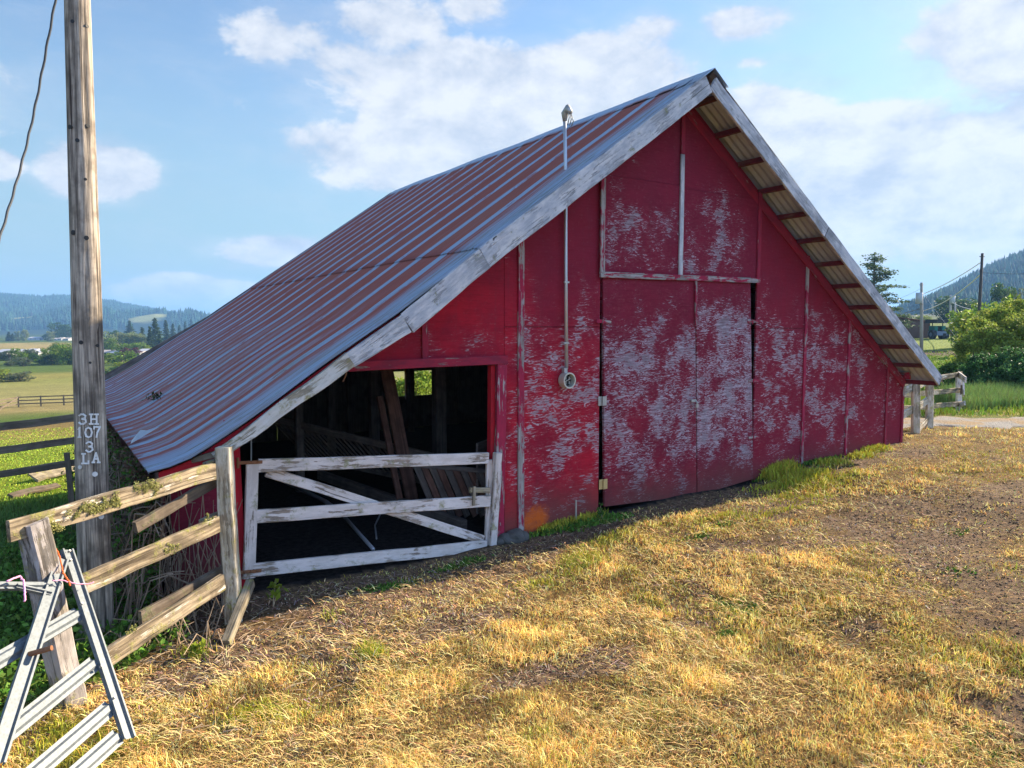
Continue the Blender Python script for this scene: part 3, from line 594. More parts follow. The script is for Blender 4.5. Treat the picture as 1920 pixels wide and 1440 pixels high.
# doors, a little sagged, each with its own worn paint
def quadpx(L, y): return [tuple(atY(px, py, y)) for px, py in L]
d1 = MB(); d1.slab(quadpx([(1131, 519), (1303, 522), (1306, 928), (1134, 950)], -.02), (0, 1, 0), .04); o1 = d1.build('barn_door', m_door1, barn)
d2 = MB(); d2.slab(quadpx([(1305.5, 523), (1407, 527), (1412, 898), (1308, 929)], -.028), (0, 1, 0), .04); o2 = d2.build('barn_door', m_door2, barn)
def small(name, mb, mat, parent): return mb.build(name, mat, parent)
for (px, py, m_, w, hh) in [(1130, 752, m_steel, .13, .12), (1131.5, 908, m_brass, .13, .13)]:
    p = atY(px, py, -.035); h_ = MB(); h_.box((p.x-.035, p.y+.012, p.z), (w*.45, .008, hh)); h_.box((p.x+.035, p.y+.0, p.z), (w*.45, .008, hh)); h_.tube([(p.x, p.y-.006, p.z-hh/2), (p.x, p.y-.006, p.z+hh/2)], .009)
    for sx in (-.035, .035):
        for sz in (-.035, 0, .035): h_.tube([(p.x+sx, p.y+.006 if sx < 0 else p.y-.006, p.z+sz), (p.x+sx, p.y-.001 if sx < 0 else p.y-.010, p.z+sz)], .006, 6)
    small('hinge', h_, m_, o1)
for (px, py, o_) in [(1130, 603, o1), (1410, 603, o2), (1412, 714, o2), (1412, 820, o2)]:
    p = atY(px, py, -.04); h_ = MB(); h_.beam((p.x-.10, p.y, p.z+.008), (p.x+.14, p.y-.006, p.z-.006), .05, .008, n=3, taper=.6); h_.tube([(p.x, p.y-.01, p.z-.035), (p.x, p.y-.01, p.z+.035)], .010); small('strap_hinge', h_, m_trimworn, o_)
p = atY(1303, 751, -.05); h_ = MB(); h_.box((p.x-.03, p.y, p.z), (.09, .02, .035)); h_.tube([(p.x+.01, p.y-.012, p.z), (p.x+.01, p.y-.035, p.z-.03), (p.x+.012, p.y-.03, p.z-.07)], .012, 8); h_.box((p.x+.01, p.y-.03, p.z-.075), (.045, .022, .05)); small('latch', h_, m_steel, o1)
p = atY(1303, 600, -.035); dv_ = MB(); dv_.beam(tuple(atY(1305, 525, -.045)), tuple(atY(1305, 610, -.045)), .035, .02, up=(1, 0, 0), n=4); small('stop_strip', dv_, m_trimworn, o1)
# battens
def batten(x0, z0, x1, z1, w=.055, m_=None, y=-.014, t_=.024, name='batten'):
    b = MB(); b.beam((x0, y, z0), (x1, y, z1), w, t_, up=(1, 0, 0), n=10, wob=.002); return b.build(name, m_ or m_trim, barn)
batten(4.83, zfoot(4.83)+.02, 4.83, roofz(4.83)-.14, .085, m_trimworn)
batten(6.06, 3.17, 6.06, roofz(6.06)-.14, .075, m_trimworn, -.045)
batten(7.47, 3.20, 7.47, 4.85, .07, m_fascia, -.045); batten(7.47, 4.86, 7.47, roofz(7.45)-.16, .07, m_trim, -.045)
batten(9.13, 3.14, 9.13, roofz(9.13)-.14, .075, m_trim, -.045)
b = MB(); b.beam((6.02, -.05, 3.165), (9.16, -.05, 3.20), .075, .03, n=14); b.build('loft_sill', m_trimworn, barn)
batten(10.39, .24, 10.39, roofz(10.39)-.14, .06, m_trimworn); batten(11.62, .26, 11.62, roofz(11.62)-.14, .06, m_trimworn); batten(12.86, .28, 12.86, roofz(12.86)-.14, .06, m_trim); batten(13.41, .26, 13.41, roofz(13.4)-.10, .06, m_trim)
batten(3.555, 2.13, 3.555, roofz(3.55)-.14, .075, m_trim)
# rake trim on the right slope, header and jambs of the open bay
def rake(x0, x1, drop, w, y, t_, m_, name, n=24):
    b = MB(); b.beam((x0, y, roofz(x0)-drop), (x1, y, roofz(x1)-drop), w, t_, up=(0, 0, 1), n=n, wob=.003); return b.build(name, m_, barn)
rake(7.56, 13.42, .26, .13, -.018, .03, m_trim, 'rake_trim'); rake(7.38, 3.98, .26, .12, -.018, .03, m_trim, 'rake_trim')
b = MB(); b.beam((2.45, -.03, 2.09), (4.62, -.03, 2.115), .10, .045, n=8); b.build('bay_header', m_trim, barn)
b = MB(); b.beam((4.50, -.02, -.16), (4.55, -.02, 2.06), .13, .05, up=(1, 0, 0), n=10, wob=.006); b.build('door_jamb', m_trimworn, barn)
b = MB(); b.beam((4.44, .06, .0), (4.46, .06, 2.05), .06, .09, up=(1, 0, 0), n=6); b.build('door_jamb', m_redbright, barn)
b = MB(); b.beam((1.53, -.02, -.12), (1.50, -.02, 1.62), .13, .035, up=(1, 0, 0), n=8); b.build('door_jamb', m_redbright, barn)
# red boards under the roof edge left of the bay
xs_ = [3.3, 2.94, 2.19, 1.6, 1.12, .80]; b = MB(); b.slab([(x, -.53, roofz(x)-.03) for x in xs_]+[(x, -.53, roofz(x)-.15-.03*(x > 1)) for x in xs_[::-1]], (0, 1, 0), .03); b.build('barge_board', m_redbright, barn)
# white fascia boards
def fboard(P0, P1, w, y, m_, n=18, t_=.04, name='fascia_board', wob=.005, taper=1.0, bow=0):
    b = MB(); b.beam((P0[0], y, P0[1]), (P1[0], y, P1[1]), w, t_, up=(0, 0, 1), n=n, wob=wob, taper=taper, bow=bow); return b.build(name, m_, barn)
A_ = lambda px, py: (lambda v: (v.x, v.z))(atY(px, py, -.57))
fboard(A_(1328, 158), A_(908, 484), .235, -.57, m_fascia); fboard(A_(907, 485), A_(762, 606), .23, -.572, m_fascia)
fboard(A_(761, 607), A_(655, 675), .20, -.575, m_fascia, 8, taper=.8); fboard(A_(656, 674), A_(402, 858), .155, -.58, m_fascialow, 12, wob=.012, taper=.6)
fboard(A_(1336, 156), A_(1548, 434), .19, -.57, m_fascia); fboard(A_(1549, 435), A_(1762, 714), .185, -.572, m_fascia)
b = MB(); b.beam(tuple(atY(345, 866, -.5)), tuple(atY(402, 851, -.56)), .05, .03, n=5, wob=.01); b.build('broken_board', m_raildark, barn)
# corrugated roof
def corr(yv, pitch=.068, amp=.008): return amp*np.sin(2*np.pi*yv/pitch)
def slope_mesh(name, xs, mat, yfront, yback, lift=0.0, step=.0113, pitch=.068, amp=.008):
    ys = np.arange(-.62, yback, step); XX, YY = np.meshgrid(np.array(xs), ys)
    yf = np.vectorize(yfront)(XX[0])[None, :]; Yc = np.maximum(YY, yf); zz = np.vectorize(roofz)(XX[0])[None, :]+np.zeros_like(XX)
    ph = ((YY+5.0)/.65) % 1; zz = zz+corr(YY, pitch, amp)+lift+.010*np.exp(-((ph-.08)/.05)**2)+.012*(fbm(XX*1.1, YY*.9, 3, 33)-.5)*2+(.02*(fbm(XX*2.0, YY*3.0, 2, 44)-.5)*sst(XX, 1.8, .8))
    V = np.stack([XX, Yc, zz], -1); ny, nx = XX.shape
    i, j = np.meshgrid(np.arange(ny-1), np.arange(nx-1), indexing='ij'); a = i*nx+j; Q = np.stack([a, a+1, a+nx+1, a+nx], -1).reshape(-1, 4)
    V2 = V.reshape(-1, 3); n = len(V2); B = V2.copy(); B[:, 2] -= .004
    bd = []
    for e in [(np.arange(nx-1), np.arange(1, nx)), (np.arange(1, nx)+(ny-1)*nx, np.arange(nx-1)+(ny-1)*nx), (np.arange(1, ny)*nx, np.arange(ny-1)*nx), (np.arange(ny-1)*nx+nx-1, np.arange(1, ny)*nx+nx-1)]:
        bd.append(np.stack([e[0], e[1], e[1]+n, e[0]+n], -1))
    return fast(name, np.vstack([V2, B]), [Q, Q[:, ::-1]+n]+bd, mat, parent=barn)
yfr = lambda x: -.585
slope_mesh('roof_sheets', np.linspace(7.43, 3.95, 20), m_iron, yfr, YB, .016)
slope_mesh('roof_sheets', np.concatenate([np.linspace(4.1, .72, 22)]), m_iron, yfr, YB, 0)
slope_mesh('roof_sheets', np.linspace(7.47, 13.72, 26), m_ironu, lambda x: -.585, YB, 0, .0145, .115, .016)
fl_ = MB(); e0 = Vector((.74, 1.02, roofz(.74)+.02))
fl_.slab([tuple(e0), tuple(e0+Vector((.02, .09, .02))), tuple(e0+Vector((.10, .08, .12))), tuple(e0+Vector((.17, .0, .12)))], (0, 0, 1), .004); fl_.slab([tuple(e0), tuple(e0+Vector((.17, .0, .12))), tuple(e0+Vector((.26, -.03, .155)))], (0, 0, 1), .004)
fl_.build('bent_sheet_corner', m_cond, barn)
c = MB()
for k in range(40):      # ridge capping in lengths with slightly buckled edges
    y0, y1 = -.6+k*.25, -.6+(k+1)*.25+.004; e0, e1 = random.uniform(-.012, .012), random.uniform(-.012, .012)
    zt = RID[1]+.035+.006*math.sin(k*.6)
    for sx in (-1, 1):
        c.slab([(RID[0], y0, zt), (RID[0]+sx*.10, y0, zt-.07), (RID[0]+sx*.27, y0, zt-.195+e0), (RID[0]+sx*.27, y1, zt-.195+e1), (RID[0]+sx*.10, y1, zt-.07), (RID[0], y1, zt)], (0, 0, -1), .004)
c.build('ridge_cap', m_iron, barn)
# lookouts / purlins running the length under the sheets, their ends showing past the wall
m_purl = wood('maroon_purlin', (.10, .04, .03), (.20, .09, .07), paint=(.16, .022, .035), paint2=(.09, .016, .025), cover=.5)
k = 0
for s in np.linspace(.28, 7.45, 13):
    x = RID[0]+s*math.cos(R(34.5)); z = roofz(min(x, 13.7))-.115
    if x > 13.62: x, z = 13.6, roofz(13.6)-.10
    b = MB(); b.beam((x, -.53, z+.012), (x, YB-.05, z+.012), .075, .06, up=(-math.sin(R(0)), 0, 1), n=4, wob=.004); b.build('purlin', m_purl, barn); k += 1
for s in np.linspace(.4, 7.6, 11):
    x = RID[0]-s*math.cos(R(34)); z = roofz(x)-.09
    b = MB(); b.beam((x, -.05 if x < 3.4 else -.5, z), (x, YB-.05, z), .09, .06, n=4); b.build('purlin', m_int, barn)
b = MB(); b.beam((13.46, -.1, 1.60), (13.46, YB, 1.56), .14, .06, n=6); b.build('eave_beam', m_trimworn, barn)
b = MB(); b.beam((.93, .0, 1.24), (.93, YB, 1.22), .10, .08, n=6); b.build('eave_beam', m_int, barn)
b = MB(); b.beam((RID[0]+.1, YB+.02, roofz(7.5)-.13), (13.7, YB+.02, roofz(13.7)-.13), .2, .03, n=6); b.build('far_fascia_board', m_int, barn)
for xa, xb in ((7.40, 3.98), (3.98, 3.1), (3.1, .72)):
    b = MB(); b.beam((xa, YB+.03, roofz(xa)-.03), (xb, YB+.03, roofz(xb)-.03), .11, .04, n=6); b.build('far_fascia_board', m_int, barn)
# side and back walls
m_side = wood('vertical_side_boards', (.12, .06, .05), (.25, .15, .12), paint=(.16, .03, .035), paint2=(.11, .025, .03), cover=.35)
def sideboards(x, z_top, y0, y1, name, zb):
    b = MB(); y = y0
    while y < y1-.05:
        w = random.uniform(.19, .25); b.beam((x+random.uniform(-.006, .006), y+w/2, zb), (x, y+w/2, z_top), w-.008, .025, up=(0, 1, 0), n=3, wob=.003); y += w
    b.build(name, m_side, barn)
sideboards(.90, 1.24, .03, 9.25, 'side_wall', -.5); sideboards(13.44, 1.62, .03, 9.25, 'side_wall', 0)
b = MB(); x = .95; win = (7.33, 8.33, .78, 1.40)
while x < 13.35:
    w = .232; xc = x+w/2; zt = roofz(xc)-.12
    if win[0]-.1 < xc < win[1]+.1: b.beam((xc, 9.25, -.8), (xc, 9.25, win[2]), w-.004, .025, up=(1, 0, 0), n=2); b.beam((xc, 9.25, win[3]), (xc, 9.25, zt), w-.004, .025, up=(1, 0, 0), n=2)
    else: b.beam((xc, 9.25, -.8), (xc, 9.25, zt), w-.004, .025, up=(1, 0, 0), n=2)
    x += w
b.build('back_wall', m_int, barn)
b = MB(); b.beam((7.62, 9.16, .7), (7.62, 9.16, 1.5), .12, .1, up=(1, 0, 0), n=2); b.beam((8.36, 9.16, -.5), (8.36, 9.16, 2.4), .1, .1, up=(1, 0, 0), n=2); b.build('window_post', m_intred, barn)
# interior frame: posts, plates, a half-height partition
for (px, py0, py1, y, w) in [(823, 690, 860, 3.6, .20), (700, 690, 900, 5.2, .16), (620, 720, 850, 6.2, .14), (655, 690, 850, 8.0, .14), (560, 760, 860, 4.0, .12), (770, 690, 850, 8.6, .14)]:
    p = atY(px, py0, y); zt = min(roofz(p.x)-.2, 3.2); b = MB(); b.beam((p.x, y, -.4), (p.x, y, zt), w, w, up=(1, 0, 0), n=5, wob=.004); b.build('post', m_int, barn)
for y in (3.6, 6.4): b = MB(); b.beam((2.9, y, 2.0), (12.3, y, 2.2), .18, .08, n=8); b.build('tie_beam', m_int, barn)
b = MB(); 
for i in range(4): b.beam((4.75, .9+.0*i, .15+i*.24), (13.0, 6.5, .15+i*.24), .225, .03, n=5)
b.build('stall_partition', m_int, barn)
# masonry footing strip and orange patch at the wall foot; loose stones
# conduit mast with weatherhead and meter socket
cx = 5.47; c = MB(); c.tube([(cx+.02, -.05, 1.98), (cx, -.05, 3.2), (cx-.01, -.05, 4.4), (cx-.03, -.05, 5.0)], .021, 10); mast = c.build('conduit_mast', m_cond, barn, True)
c = MB(); c.tube([(cx-.03, -.05, 4.98), (cx-.03, -.05, 5.07), (cx-.02, -.10, 5.12), (cx-.02, -.15, 5.06)], [.024, .045, .05, .03], 10)
for k in range(3): c.tube([(cx-.045+.02*k, -.14, 5.06), (cx-.05+.03*k, -.17, 5.0-.02*k), (cx-.04+.03*k, -.12, 4.92)], .007, 5)
c.build('weatherhead', m_steel, mast, True)
c = MB(); pm = atY(1062, 713, -.06)
ring = [(pm.x+math.cos(a)*.095, pm.z+math.sin(a)*.1) for a in np.linspace(0, 2*math.pi, 28, endpoint=False)]
for i in range(28):
    a, b_ = ring[i], ring[(i+1) % 28]; s_ = .82
    A4 = [(a[0], -.03), (b_[0], -.03)]
    def P3(q, k, y): return (pm.x+(q[0]-pm.x)*k, y, pm.z+(q[1]-pm.z)*k)
    c.add([P3(a, 1, -.02), P3(b_, 1, -.02), P3(b_, 1, -.13), P3(a, 1, -.13), P3(a, s_, -.13), P3(b_, s_, -.13), P3(b_, s_, -.05), P3(a, s_, -.05)], [(0, 1, 2, 3), (3, 2, 5, 4), (4, 5, 6, 7)])
sock = c.build('meter_socket', plain('socket_rim', (.50, .48, .40), .5, .3, .2, 30), barn)
c = MB(); c.tube([(pm.x, -.045, pm.z), (pm.x, -.055, pm.z)], .078, 20); c.build('socket_face', m_dark, sock)
c = MB()
for (ux, uz) in [(-.03, .03), (.03, .03), (-.03, -.03), (.03, -.03)]: c.box((pm.x+ux, -.075, pm.z+uz), (.012, .03, .035))
c.tube([(pm.x-.05, -.08, pm.z-.02), (pm.x, -.09, pm.z+.005), (pm.x+.05, -.08, pm.z+.02)], .007, 6); c.build('contact_jaw', m_steel, sock)
c = MB(); c.box((pm.x-.02, -.05, pm.z+.125), (.05, .05, .06)); c.build('conduit_elbow', m_steel, mast)
for z in (3.05, 2.3): c = MB(); c.box((cx+.005, -.06, z), (.075, .02, .02)); c.build('conduit_clamp', m_steel, mast)
c = MB(); p = atY(1080, 945, -.05); c.tube([(p.x, -.05, -.02), (p.x, -.05, p.z+.05)], .012, 6); c.build('stub_pipe', m_steel, barn)
# hanging wire scrap under the fascia and a chain at the gate hinge
c = MB(); c.tube([tuple(atY(649, 690, -.5)), tuple(atY(649, 702, -.52)), tuple(atY(643, 716, -.5))], .006, 5); c.build('wire_scrap', m_rust, barn)
for i, (px, py, s_) in enumerate([(952, 1028, .10), (966, 1022, .12), (980, 1013, .09), (940, 1036, .06)]):
    c = MB(); p = atY(px, py, -.12); n_ = 12
    for a in range(1): pass
    import bmesh
    bm = bmesh.new(); bmesh.ops.create_icosphere(bm, subdivisions=3, radius=s_)
    for v in bm.verts: k_ = 1+.35*(mnoise.noise(v.co*9+Vector((i*5, 0, 0)))); v.co = Vector((v.co.x*k_*1.15, v.co.y*k_, v.co.z*k_*.75))
    me = bpy.data.meshes.new('foundation_stone'); bm.to_mesh(me); bm.free(); me.materials.append(m_stone); o = bpy.data.objects.new('foundation_stone', me); col.objects.link(o); o.location = (p.x, -.10, gz(p.x, -.1)+s_*.35)
    tag(o, ['rounded grey stone beside the foot of the open bay jamb', 'largest grey stone under the barn wall right of the gate', 'grey stone furthest right along the barn footing', 'smallest grey stone tucked against the gate stile foot'][i], 'stone', 'stones at the foot of the bay jamb')

# ---------------------------------------------------------------- things inside the barn
def plank(name, L, label, cat, mat, group=None):
    b = MB()
    for (p, q, w, t_) in L: b.beam(p, q, w, t_, up=(1, 0, 0), n=6, wob=.004)
    return tag(b.build(name, mat), label, cat, group)
p0, p1 = atY(716, 696, 2.6), atY(752, 860, 2.2); plank('leaning_plank', [((p0.x, 2.6, p0.z+.4), (p1.x+.1, 2.0, -.1), .19, .05)], 'wide reddish plank leaning in the open bay', 'plank', m_intred)
p0, p1 = atY(722, 745, 2.3), atY(745, 860, 2.0); plank('leaning_plank', [((p0.x-.02, 2.45, p0.z), (p1.x, 1.85, -.08), .085, .05)], 'narrow plank leaning against the wide reddish plank', 'plank', m_intred)
# slatted hay rack along the left, and a slanting slat partition on the right
rk = thing('hay_rack', 'long dark slatted hay rack inside the open bay', 'hay rack')
q0, q1 = atY(500, 782, 4.6), atY(810, 856, 1.9); rc_ = MB(); rc_.beam(tuple(q0), tuple(q1), .10, .06, n=8); rc_.build('top_rail', m_int, rk)
b0, b1 = Vector((q0.x+.55, q0.y+.2, .35)), Vector((q1.x+.35, q1.y+.25, .15)); rc_ = MB(); rc_.beam(tuple(b0), tuple(b1), .08, .05, n=8); rc_.build('bottom_rail', m_int, rk)
for i in range(26):
    k = (i+.5)/26; rc_ = MB(); a = q0.lerp(q1, k*.9); b_ = b0.lerp(b1, k*.9+.06); rc_.tube([a, b_], .016, 6); rc_.build('slat', m_int, rk)
pt = thing('slat_manger', 'slanting board manger behind the gate latch', 'manger')
t0, t1 = atY(780, 872, 1.3), atY(925, 884, .8); u0, u1 = atY(860, 960, 1.0), atY(930, 990, .6)
mb_ = MB(); mb_.beam(tuple(t0), tuple(t1), .06, .05, n=5); mb_.build('top_rail', m_int, pt)
for i in range(11):
    k = i/10; a = t0.lerp(t1, k); b_ = Vector((a.x+.28, a.y-.05, -.02)); mb_ = MB(); mb_.beam(tuple(a), tuple(b_), .085, .022, up=(1, 0, 0), n=4); mb_.build('slat', m_intred if i % 2 else m_int, pt)
c = MB(); c.tube([tuple(atZ(508, 890, .12)), tuple(atZ(610, 940, .0)), tuple(atZ(640, 962, -.01))], .03, 8); c.tube([tuple(atZ(638, 960, .0)), tuple(atZ(700, 1030, -.02))], .022, 8)
tag(c.build('metal_pipe', m_cond, None, True), 'long grey metal pipe lying on the dark barn floor', 'pipe')
c = MB(); c.tube([tuple(atZ(722, 945, .0)), tuple(atZ(703, 985, -.01)), tuple(atZ(706, 1010, -.01))], .010, 6)
tag(c.build('bent_rod', m_cond), 'thin bent rod on the barn floor beside the pipe', 'rod')
c = MB(); c.beam(tuple(atZ(600, 890, .12)), tuple(atZ(870, 985, .02)), .14, .10, n=6); tag(c.build('floor_sleeper', m_int), 'dark timber sleeper lying across the barn floor', 'timber')
c = MB(); 
p = atY(538, 850, 1.6); c.beam((p.x-.02, 1.6, .62), (p.x+.03, 1.6, .86), .09, .05, up=(1, 0, 0)); 
c = MB(); c.tube([tuple(atY(471, 815, .3)), tuple(atY(471, 870, .3))], .008, 5); tag(c.build('hanging_chain', m_steel), 'thin chain hanging at the left edge of the open bay', 'chain')

# ---------------------------------------------------------------- the white board gate
gate = thing('board_gate', 'flaking white five bar board gate across the open bay', 'gate', (0, 0, 0))
GY = -.075
def member(name, a, b, w, y=GY, t_=.04, mat=None, up=(0, 0, 1), parent=gate, n=10, wob=.004):
    p, q = atY(*a, y), atY(*b, y); mb = MB(); mb.beam(tuple(p), tuple(q), w, t_, up=up, n=n, wob=wob); return mb.build(name, mat or m_white, parent)
member('rail', (484, 873), (915, 859), .128, n=16); member('rail', (480, 968), (918, 939), .130, n=16); member('rail', (473, 1069), (912, 1023), .128, n=16)
member('stile', (473, 866), (467, 1084), .115, GY+.0, up=(1, 0, 0)); member('stile', (917, 862), (914, 1028), .07, GY+.045, up=(1, 0, 0)); member('stile', (933, 849), (922, 1035), .085, GY-.01, up=(1, 0, 0), t_=.09)
member('brace', (500, 884), (905, 1012), .105, GY+.05, mat=m_white)
lb = member('latch_block', (881, 919), (917, 919), .06, GY-.02, mat=m_stake, n=4); member('latch_batten', (889, 912), (888, 947), .035, GY-.045, .02, m_stake, up=(1, 0, 0), n=3)
for (a, b) in [((446, 868), (492, 866)), ((443, 1074), (490, 1070))]:
    hg = member('strap_hinge', a, b, .032, GY-.028, .008, m_rust, n=4, wob=.001)
    p = atY(*a, GY-.02); c = MB(); c.tube([(p.x, p.y, p.z-.05), (p.x, p.y, p.z+.05)], .013, 8); c.build('hinge_pin', m_rust, hg)
    for s_ in (.35, .6, .85):
        q = atY(*a, GY-.034).lerp(atY(*b, GY-.034), s_); c = MB(); c.tube([(q.x, q.y, q.z), (q.x, q.y-.01, q.z)], .011, 6); c.build('bolt', m_rust, hg)

# ---------------------------------------------------------------- utility pole
PX, PY_ = .33, -.38
pole = thing('utility_pole', 'tall weathered timber utility pole with tin numerals at the left', 'utility pole', (PX, PY_, -.15))
top_ = atY(143, -60, PY_); bot_ = Vector((PX-.03, PY_, -.35))
mb = MB(); kk = 36; NP = 28; vs, fs, gs = [], [], []
axis = (top_-bot_); Lp = axis.length; ax = axis.normalized(); e1 = Vector((0, 1, 0)).cross(ax).normalized(); e2 = ax.cross(e1)
for i in range(NP*3):
    k = i/(NP*3-1); rr_ = .132*(1-k)+.089*k
    for j in range(kk):
        th = 2*math.pi*j/kk; q = rr_*(1+.02*mnoise.noise(Vector((math.cos(th)*2, math.sin(th)*2, k*9)))+.008*mnoise.noise(Vector((math.cos(th)*9, math.sin(th)*9, k*14))))
        for (tc_, wd, k0, k1) in [(-1.75, .045, .0, .62), (-1.2, .035, .3, 1.0), (-2.3, .03, .05, .9), (-.8, .03, .1, .5)]:   # drying splits facing the yard
            dth = (th-2*math.pi if th > math.pi else th)-tc_-.12*math.sin(k*7+tc_*5)
            if k0 < k < k1 and abs(dth) < .09: q -= .022*math.exp(-(dth/.06)**2)
        vs.append(bot_+axis*k+e1*(q*math.cos(th))+e2*(q*math.sin(th))); gs.append((k*Lp, math.cos(th)*.13+3, math.sin(th)*.13+3))
for i in range(NP*3-1):
    for j in range(kk): fs.append((i*kk+j, i*kk+(j+1) % kk, (i+1)*kk+(j+1) % kk, (i+1)*kk+j))
fs.append(tuple(range(kk-1, -1, -1))); fs.append(tuple((NP*3-1)*kk+j for j in range(kk))); mb.add(vs, fs, gs)
m_pole = wood('pole_wood', (.11, .09, .07), (.56, .47, .37), crack=(.02, .014, .012), crk=1.5)
mb.build('pole_shaft', m_pole, pole, True)
def on_pole(px, py, out=.012):
    """a point on the shaft's near face seen at px,py"""
    d = Vector(ray(px, py)).normalized(); o = Vector(CAM); best = None
    for i in range(4000):
        p = o+d*(5+i*.0008); k = max(0, min(1, (p-bot_).dot(ax)/Lp)); rr_ = .132*(1-k)+.089*k
        if ((p-bot_)-ax*((p-bot_).dot(ax))).length < rr_+out: return p, (((p-bot_)-ax*((p-bot_).dot(ax))).normalized())
    return None, None
GLY = {'3': [[(.08, .88), (.3, 1), (.6, 1), (.85, .84), (.8, .62), (.45, .53), (.85, .44), (.92, .2), (.6, 0), (.3, 0), (.06, .14)]],
 'H': [[(.18, 0), (.18, 1)], [(.82, 0), (.82, 1)], [(.18, .5), (.82, .5)], [(0, 0), (.38, 0)], [(.62, 0), (1, 0)], [(0, 1), (.38, 1)], [(.62, 1), (1, 1)]],
 '1': [[(.5, 0), (.5, 1)], [(.22, .84), (.5, 1)], [(.2, 0), (.8, 0)]],
 '0': [[(.5, 1), (.2, .88), (.08, .5), (.2, .12), (.5, 0), (.8, .12), (.92, .5), (.8, .88), (.5, 1)]],
 '7': [[(.05, .8), (.05, 1), (.95, 1), (.55, .45), (.42, 0)]],
 'L': [[(.25, 0), (.25, 1)], [(.05, 1), (.48, 1)], [(.05, 0), (.92, 0), (.92, .25)]],
 'A': [[(.12, 0), (.5, 1), (.88, 0)], [(.27, .36), (.73, .36)], [(0, 0), (.3, 0)], [(.7, 0), (1, 0)]]}
for (ch, px, py, w, hh) in [('3', 155, 786, 15, 18), ('H', 176, 786, 16, 18), ('1', 149, 811, 7, 18), ('0', 166, 811, 15, 18), ('7', 182, 810, 12, 19), ('3', 168, 838, 14, 18), ('L', 160, 860, 14, 18), ('A', 180, 858, 14, 18)]:
    mb = MB()
    for st_ in GLY[ch]:
        pts = []
        for (u, v) in st_: p, nn = on_pole(px+(u-.5)*w, py-(v-.5)*hh, .004); pts.append(p)
        for a, b_ in zip(pts[:-1], pts[1:]):
            d = (b_-a); nn = (Vector(CAM)-a).normalized(); e = d.normalized()*.005; sd_ = d.cross(nn).normalized()
            mb.beam(tuple(a-e), tuple(b_+e), .0135, .006, up=tuple(sd_), n=1, wob=0)
    tag(mb.build('numeral', m_number, pole), None)
for (px, py, r_) in [(150, 876, .016), (178, 889, .020), (190, 969, .020)]:
    p, nn = on_pole(px, py, .002); mb = MB(); mb.tube([p-nn*.004, p+nn*.005], r_, 14); mb.build('tag_disc', m_number, pole)
for (px, py, r_) in [(131, 238, .018), (145, 263, .016), (165, 236, .016), (137, 436, .02), (162, 446, .018), (136, 40, .015), (163, 49, .014), (152, 642, .017), (183, 648, .014), (169, 680, .010), (160, 336, .012)]:
    p, nn = on_pole(px, py, .0); mb = MB(); mb.tube([p-nn*.01, p+nn*.003], r_, 10); mb.build('knot', m_dark, pole)
# cable: leaves high on the pole and sags to the left, passing out of view
ca, cb_ = atY(110, -90, PY_-.15), atD(-120, 720, 4.6); mb = MB(); pts = []
for i in range(60):
    k = i/59; p = ca.lerp(cb_, k)
    pts.append(p)
c0, c1_, c2_ = atY(108, -20, PY_-.15), atD(55, 250, 5.4), atD(-8, 470, 4.9); c3_ = atD(-60, 620, 4.7); pts = []
for i in range(70):
    k = i/69*3; seg = min(2, int(k)); f_ = k-seg; Pn = [c0+(c0-c1_), c0, c1_, c2_, c3_, c3_+(c3_-c2_)]; a, b_, c__, d_ = Pn[seg], Pn[seg+1], Pn[seg+2], Pn[seg+3]
    pts.append(.5*((2*b_)+(c__-a)*f_+(2*a-5*b_+4*c__-d_)*f_*f_+(3*b_-a-3*c__+d_)*f_**3)+Vector((math.sin(i*1.3)*.003, 0, math.cos(i*1.3)*.003)))
mb.tube(pts, .0085, 6); tag(mb.build('overhead_cable', m_wire, None, True), 'dark sagging cable hanging left of the tall utility pole', 'cable')

# ---------------------------------------------------------------- the lichened fence on the left
fence = thing('board_fence', 'lichened three rail board fence leaning beside the utility pole', 'fence', (0, 0, 0))
pB = Vector((1.30, -.70, -.12)); pT = atY(420, 838, -.70)
mb = MB(); mb.beam(tuple(pB+Vector((0.03, 0, 0))), tuple(pT), .125, .105, up=(.8, -.6, 0), n=12, wob=.008); mb.build('post', m_post, fence)
FA, FB = Vector((1.22, -.78)), Vector((-.28, -1.85))
endp = [Vector((.05, -1.88, -.15)), None]
def ft(px, py, k):   # point on the fence's vertical plane
    n2 = Vector((-(FB-FA).y, (FB-FA).x, 0)); n2 = Vector((-(FB.y-FA.y), FB.x-FA.x, 0)); d = Vector(ray(px, py)); o = Vector(CAM); P0 = Vector((FA.x, FA.y, 0))
    return o+d*((P0-o).dot(n2)/d.dot(n2))
nf = Vector((-(FB.y-FA.y), FB.x-FA.x, 0)).normalized(); nf = nf if nf.y < 0 else -nf
def frail(a, b, w, m_=m_rail, off=0.0, t_=.04, n=14, parent=fence, name='rail', wob=.008, ta=1.0):
    p, q = ft(*a, 0)+nf*off, ft(*b, 0)+nf*off; mb = MB(); mb.beam(tuple(p), tuple(q), w, t_, n=n, wob=wob, taper=ta); return mb.build(name, m_, parent)
r1 = frail((402, 884), (16, 998), .14); r2 = frail((408, 982), (150, 1098), .14, off=.01); r3 = frail((415, 1090), (190, 1236), .14, off=.02)
frail((452, 893), (282, 993), .09, m_raildark, -.16); frail((448, 968), (402, 988), .09, m_stake, -.15); frail((450, 1075), (290, 1165), .12, m_raildark, -.15)
frail((444, 868), (404, 880), .10, m_stake, -.12)
ptop, pbot = ft(62, 978, 0), ft(152, 1350, 0)
